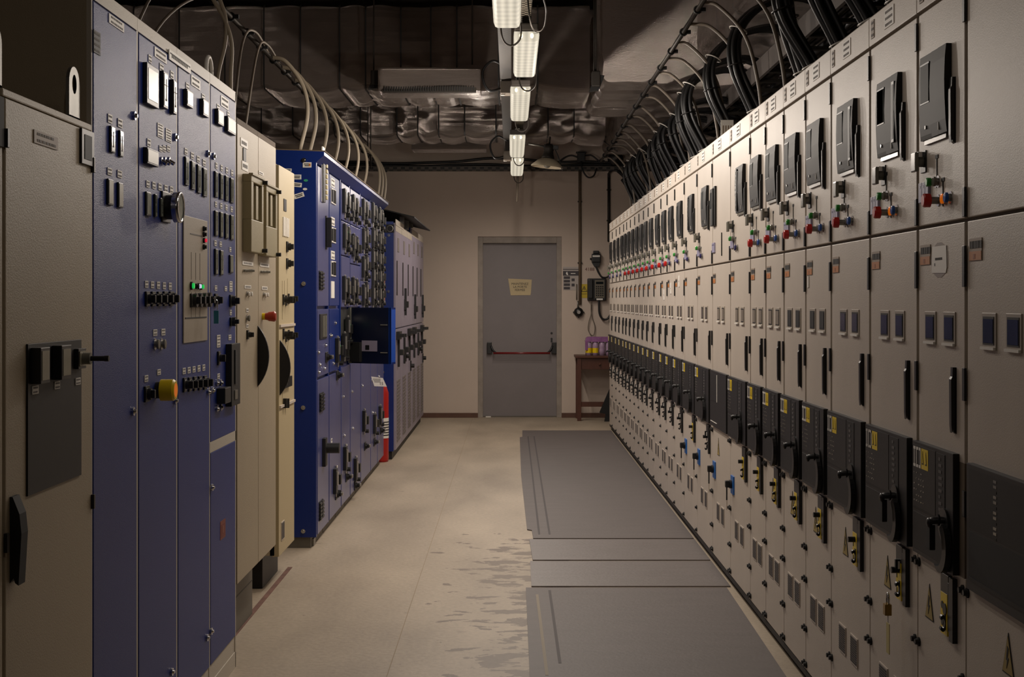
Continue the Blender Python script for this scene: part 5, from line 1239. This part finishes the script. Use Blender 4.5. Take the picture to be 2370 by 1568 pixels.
    q = MB(); q.tube(spline([(.118,5.79,2.58),(.135,6.0,2.585),(.15,6.3,2.60),(.146,6.5,2.575),(.12,6.55,2.562),(.09,6.55,2.59),(.075,6.6,2.70),(.07,6.6,2.825)],8),.004,CABLED,6); tag(obj('looped_cable', q),'grey cable loop right of the nearest luminaire','cable')
    # bell pendant
    D=14.0; x=(1266-CX)*D/F; z=H+(CY-386)*D/F
    t = empty('bell_lamp', (x,D,z), 0, 'unlit industrial bell-shaped pendant lamp near the far wall', 'lamp')
    b = MB(); b.lathe([(.155,-.005),(.15,.01),(.1,.055),(.066,.075),(.06,.078),(.055,.075),(.095,.05),(.145,.002),(.155,-.005)],(0,0,0),mat('pale_enamel',(196,184,160),.35),seg=32); sh=obj('lamp_shade', b, t); 
    b = MB(); b.lathe([(.001,.07),(.062,.075),(.058,.1),(.05,.12),(.045,.15),(.05,.17),(.05,.2),(.03,.22),(.001,.22)],(0,0,0),DSTEEL,seg=20); b.box(-.05,.09,-.03,.03,.17,.21,BLACK,.004); obj('lamp_body', b, t)
    b = MB(); b.ball((0,0,.02),.035,GREYPL); obj('bulb', b, t)
    b = MB(); b.tube([(0,0,.22),(0,0,.29)],.008,DSTEEL,6); b.tube([(-.04,0,.19),(-.2,0,.2)],.01,GALV,6); b.tube(spline([(.05,0,.19),(.1,0,.1),(.14,0,-.0),(.16,0,-.02)],6),.006,CABLE,6); obj('support_arm', b, t)
    t.rotation_euler = (0,math.radians(6),0)
POW = [17,18,20,22,22]; FILL_UP = 26; FILL_NEAR = 4
ceiling_bits()
# ================================================================== CABLES
def run_rod(x, z, y0, y1, label):
    q = MB(); q.tube([(x,y0,z),(x,y1,z)],.013,DSTEEL,8); t = tag(obj('cable_support_rod', q), label, 'rod')
    y = y0+.2
    while y < y1: 
        b = MB(); b.tube([(.0+.018*math.cos(a),0,.018*math.sin(a)) for a in [2*math.pi*k/10 for k in range(11)]],.006,BLACK_M,6); b.box(.015,.04,-.01,.01,-.01,.01,BLACK_M); obj('cable_tie', b, t, (x,y,z)); y += .42 if x < 0 else .62
run_rod(-1.36,2.73,5.6,15.6,'dark tied rod running lengthways overhead on the left')
run_rod(.95,2.84,6.0,15.6,'dark tied rod running lengthways overhead on the right')
def rails():
    q = MB(); q.box(1.55,1.57,4.0,12.3,2.75,2.87,mat('dull_grey_tray',(92,86,82),.6,.3,var=.15)); q.box(2.1,2.12,4.0,12.3,2.75,2.87,MATS['dull_grey_tray'])
    y=4.1
    while y < 12.2: q.box(1.57,2.1,y,y+.05,2.75,2.77,DSTEEL); y += .4
    tag(obj('cable_ladder', q),'long grey cable ladder above the right row','cable tray')
    for y in (5.0,7.7):
        q = MB(); q.tube([(1.6,y,2.87),(1.6,y,3.75)],.008,DSTEEL,6); tag(obj('hanger_rod', q),'rod hanging the long cable ladder','rod','rods of the cable ladder')
    # cables lying on the ladder
    for j in range(7):
        q = MB(); q.tube([(1.63+j*.06,4.0,2.79+.01*(j%2)),(1.63+j*.06,12.2,2.79+.01*(j%2))],.02,CABLE,8); tag(obj('tray_cable', q),'black power cable lying along the cable ladder','cable','cables lying along the ladder')
rails()
def bundle(D, i, n=6, r=.014):
    rnd = random.Random(i*13+5)
    bx = rnd.uniform(-.03,.03)
    t = empty('cable_bundle', (0,D,0), 0, 'tied bundle of black cables, %s' % BL[i], 'cables', 'black cable bundles above the right row')
    base = [(1.30,2.172),(1.245,2.33),(1.15+bx,2.56),(1.16+bx,2.74),(1.28,2.865),(1.5,2.925),(1.72,2.85)]
    if D > 10: base = [(x,z if z<2.5 else 2.5+(z-2.5)*.72) for x,z in base]
    for c in range(n):
        a = 2*math.pi*c/n if c else 0; R = .0 if c==0 else .028
        pts = []
        for j,(x,z) in enumerate(base):
            sp = 1+ (.8 if j==0 else 0)
            pts.append((x+R*math.cos(a)*sp+rnd.uniform(-.004,.004), R*math.sin(a)*sp*1.3+.25*(j/6.)**2*.5+rnd.uniform(-.008,.008), z+(R*math.sin(a+1)*.6 if j else 0)))
        q = MB(); q.tube(spline(pts,6),r,CABLE,8); obj('cable', q, t)
    for j in (1,2,3):
        x,z = base[j]; b = MB()
        nx,nz = (base[j+1][0]-base[j-1][0]),(base[j+1][1]-base[j-1][1]); l=math.hypot(nx,nz); nx/=l;nz/=l
        ring=[(x-nz*.047*math.cos(a), .047*1.3*math.sin(a)+.25*(j/6)**2*.5, z+nx*.047*math.cos(a)) for a in [2*math.pi*k/12 for k in range(13)]]
        b.tube(ring,.0035,WHITE if j!=2 else BLACK,5); obj('cable_tie', b, t)
BD = [4.35,4.68,5.05,5.5,6.02,6.2,7.43,8.3,9.35,9.8,10.4,11.0,11.5,12.1,12.8,13.4,13.9,14.5]
BL = ['nearest the camera','second from the camera','third from the camera','fourth from the camera','left one of the close pair near the grey ladder beam','right one of the close pair near the grey ladder beam',
      'single arch beyond the close pair','single arch with a white tag at its foot','just beyond the arch with the white tag','second beyond the arch with the white tag','third beyond the arch with the white tag','fourth beyond the arch with the white tag',
      'sixth from the far end','fifth from the far end','fourth from the far end','third from the far end','second from the far end','farthest from the camera']
for i,D in enumerate(BD): bundle(D,i,6 if D<10 else 5)
q = MB(); q.box(-.02,.05,-.003,0,0,.16,WHITE,.001)
for i in range(4): q.box(-.01+i*.014,-.004+i*.014,-.004,-.003,.02,.13,GREYLAB)
o = tag(obj('cable_tag', q),'large white tag standing at the foot of a cable arch','tag'); o.location=(1.16,7.95,2.18)
# thin grey conduits from the right rod down to the cabinets
D = 6.6
while D < 15.2:
    q = MB(); j = random.uniform(-.04,.04)
    q.tube(spline([(.955,D+.15,2.85),(1.06+j,D+.1,2.82),(1.18+j,D+.03,2.66),(1.24+j,D,2.42),(1.26+j,D-.02,2.17)],7),.0095,CABLEG,7)
    tag(obj('thin_cable', q),'thin grey cable arching from the overhead rod to a right-row cabinet','cable','thin cables of the right row'); D += .56
# white cables dropping onto the deep blue row
for k,D in enumerate([8.15,8.5,9.0,9.6,10.2,10.85,11.5,12.6,12.9,13.2]):
    q = MB(); zt = 2.195 if D<12.2 else 2.1
    q.tube(spline([(-1.36,D+.1,2.735),(-1.27,D+.06,2.70),(-1.17,D+.03,2.56),(-1.14,D,2.4),(-1.18,D-.02,zt)],7),.0115,CABLEW,8)
    tag(obj('white_cable', q),'pale cable curving down from the left overhead rod to a cabinet roof','cable','pale cables of the left row')
for k,pts in enumerate(([(-1.36,6.6,2.735),(-1.37,6.1,2.71),(-1.38,5.6,2.53),(-1.42,5.2,2.12)],[(-1.36,7.1,2.735),(-1.37,6.5,2.71),(-1.36,5.7,2.45),(-1.4,5.3,2.12)],
        [(-1.36,8.6,2.735),(-1.32,7.9,2.74),(-1.22,7.0,2.55),(-1.16,6.3,2.04)],[(-1.36,8.2,2.735),(-1.3,7.4,2.72),(-1.2,6.5,2.5),(-1.17,6.1,2.04)])):
    q = MB(); q.tube(spline(pts,7),.006,CABLEG,7)
    tag(obj('thin_cable', q),'thin grey cable sweeping forward from the left rod to a beige or blue cubicle','cable','thin sweeping cables on the left')
for k,(dx,l) in enumerate(((0,'left of the two pale cables rising beside the ring bolt'),(.05,'right of the two pale cables rising beside the ring bolt'))):
    q = MB(); q.tube(spline([(-1.128+dx,5.6,2.05),(-1.128+dx,5.6,2.21),(-1.10+dx*.5,5.6,2.342),(-1.098-dx*.1,5.6,2.436),(-1.12-dx*.5,5.6,2.51),(-1.17-dx,5.6,2.65),(-1.22-dx,5.6,2.9)],8),.0075,CABLEW,8)
    tag(obj('white_cable', q), l, 'cable')
# ================================================================== CAMERA, WORLD
cd = bpy.data.cameras.new('camera'); cam = bpy.data.objects.new('camera', cd); COL.objects.link(cam)
cam.location = (0,0,H); cam.rotation_euler = (math.pi/2,0,0)
cd.sensor_width = 36; cd.lens = F/2370*36
cd.shift_x = (1185-CX)/2370; cd.shift_y = -(784-CY)/2370
cd.clip_start = .05
SC.camera = cam
w = bpy.data.worlds.new('world'); SC.world = w; w.use_nodes = True
w.node_tree.nodes['Background'].inputs[0].default_value = (*lin((200,170,140)),1); w.node_tree.nodes['Background'].inputs[1].default_value = .05
SC.view_settings.view_transform = 'Standard'
SC.view_settings.look = 'None'
SC.view_settings.exposure = .03
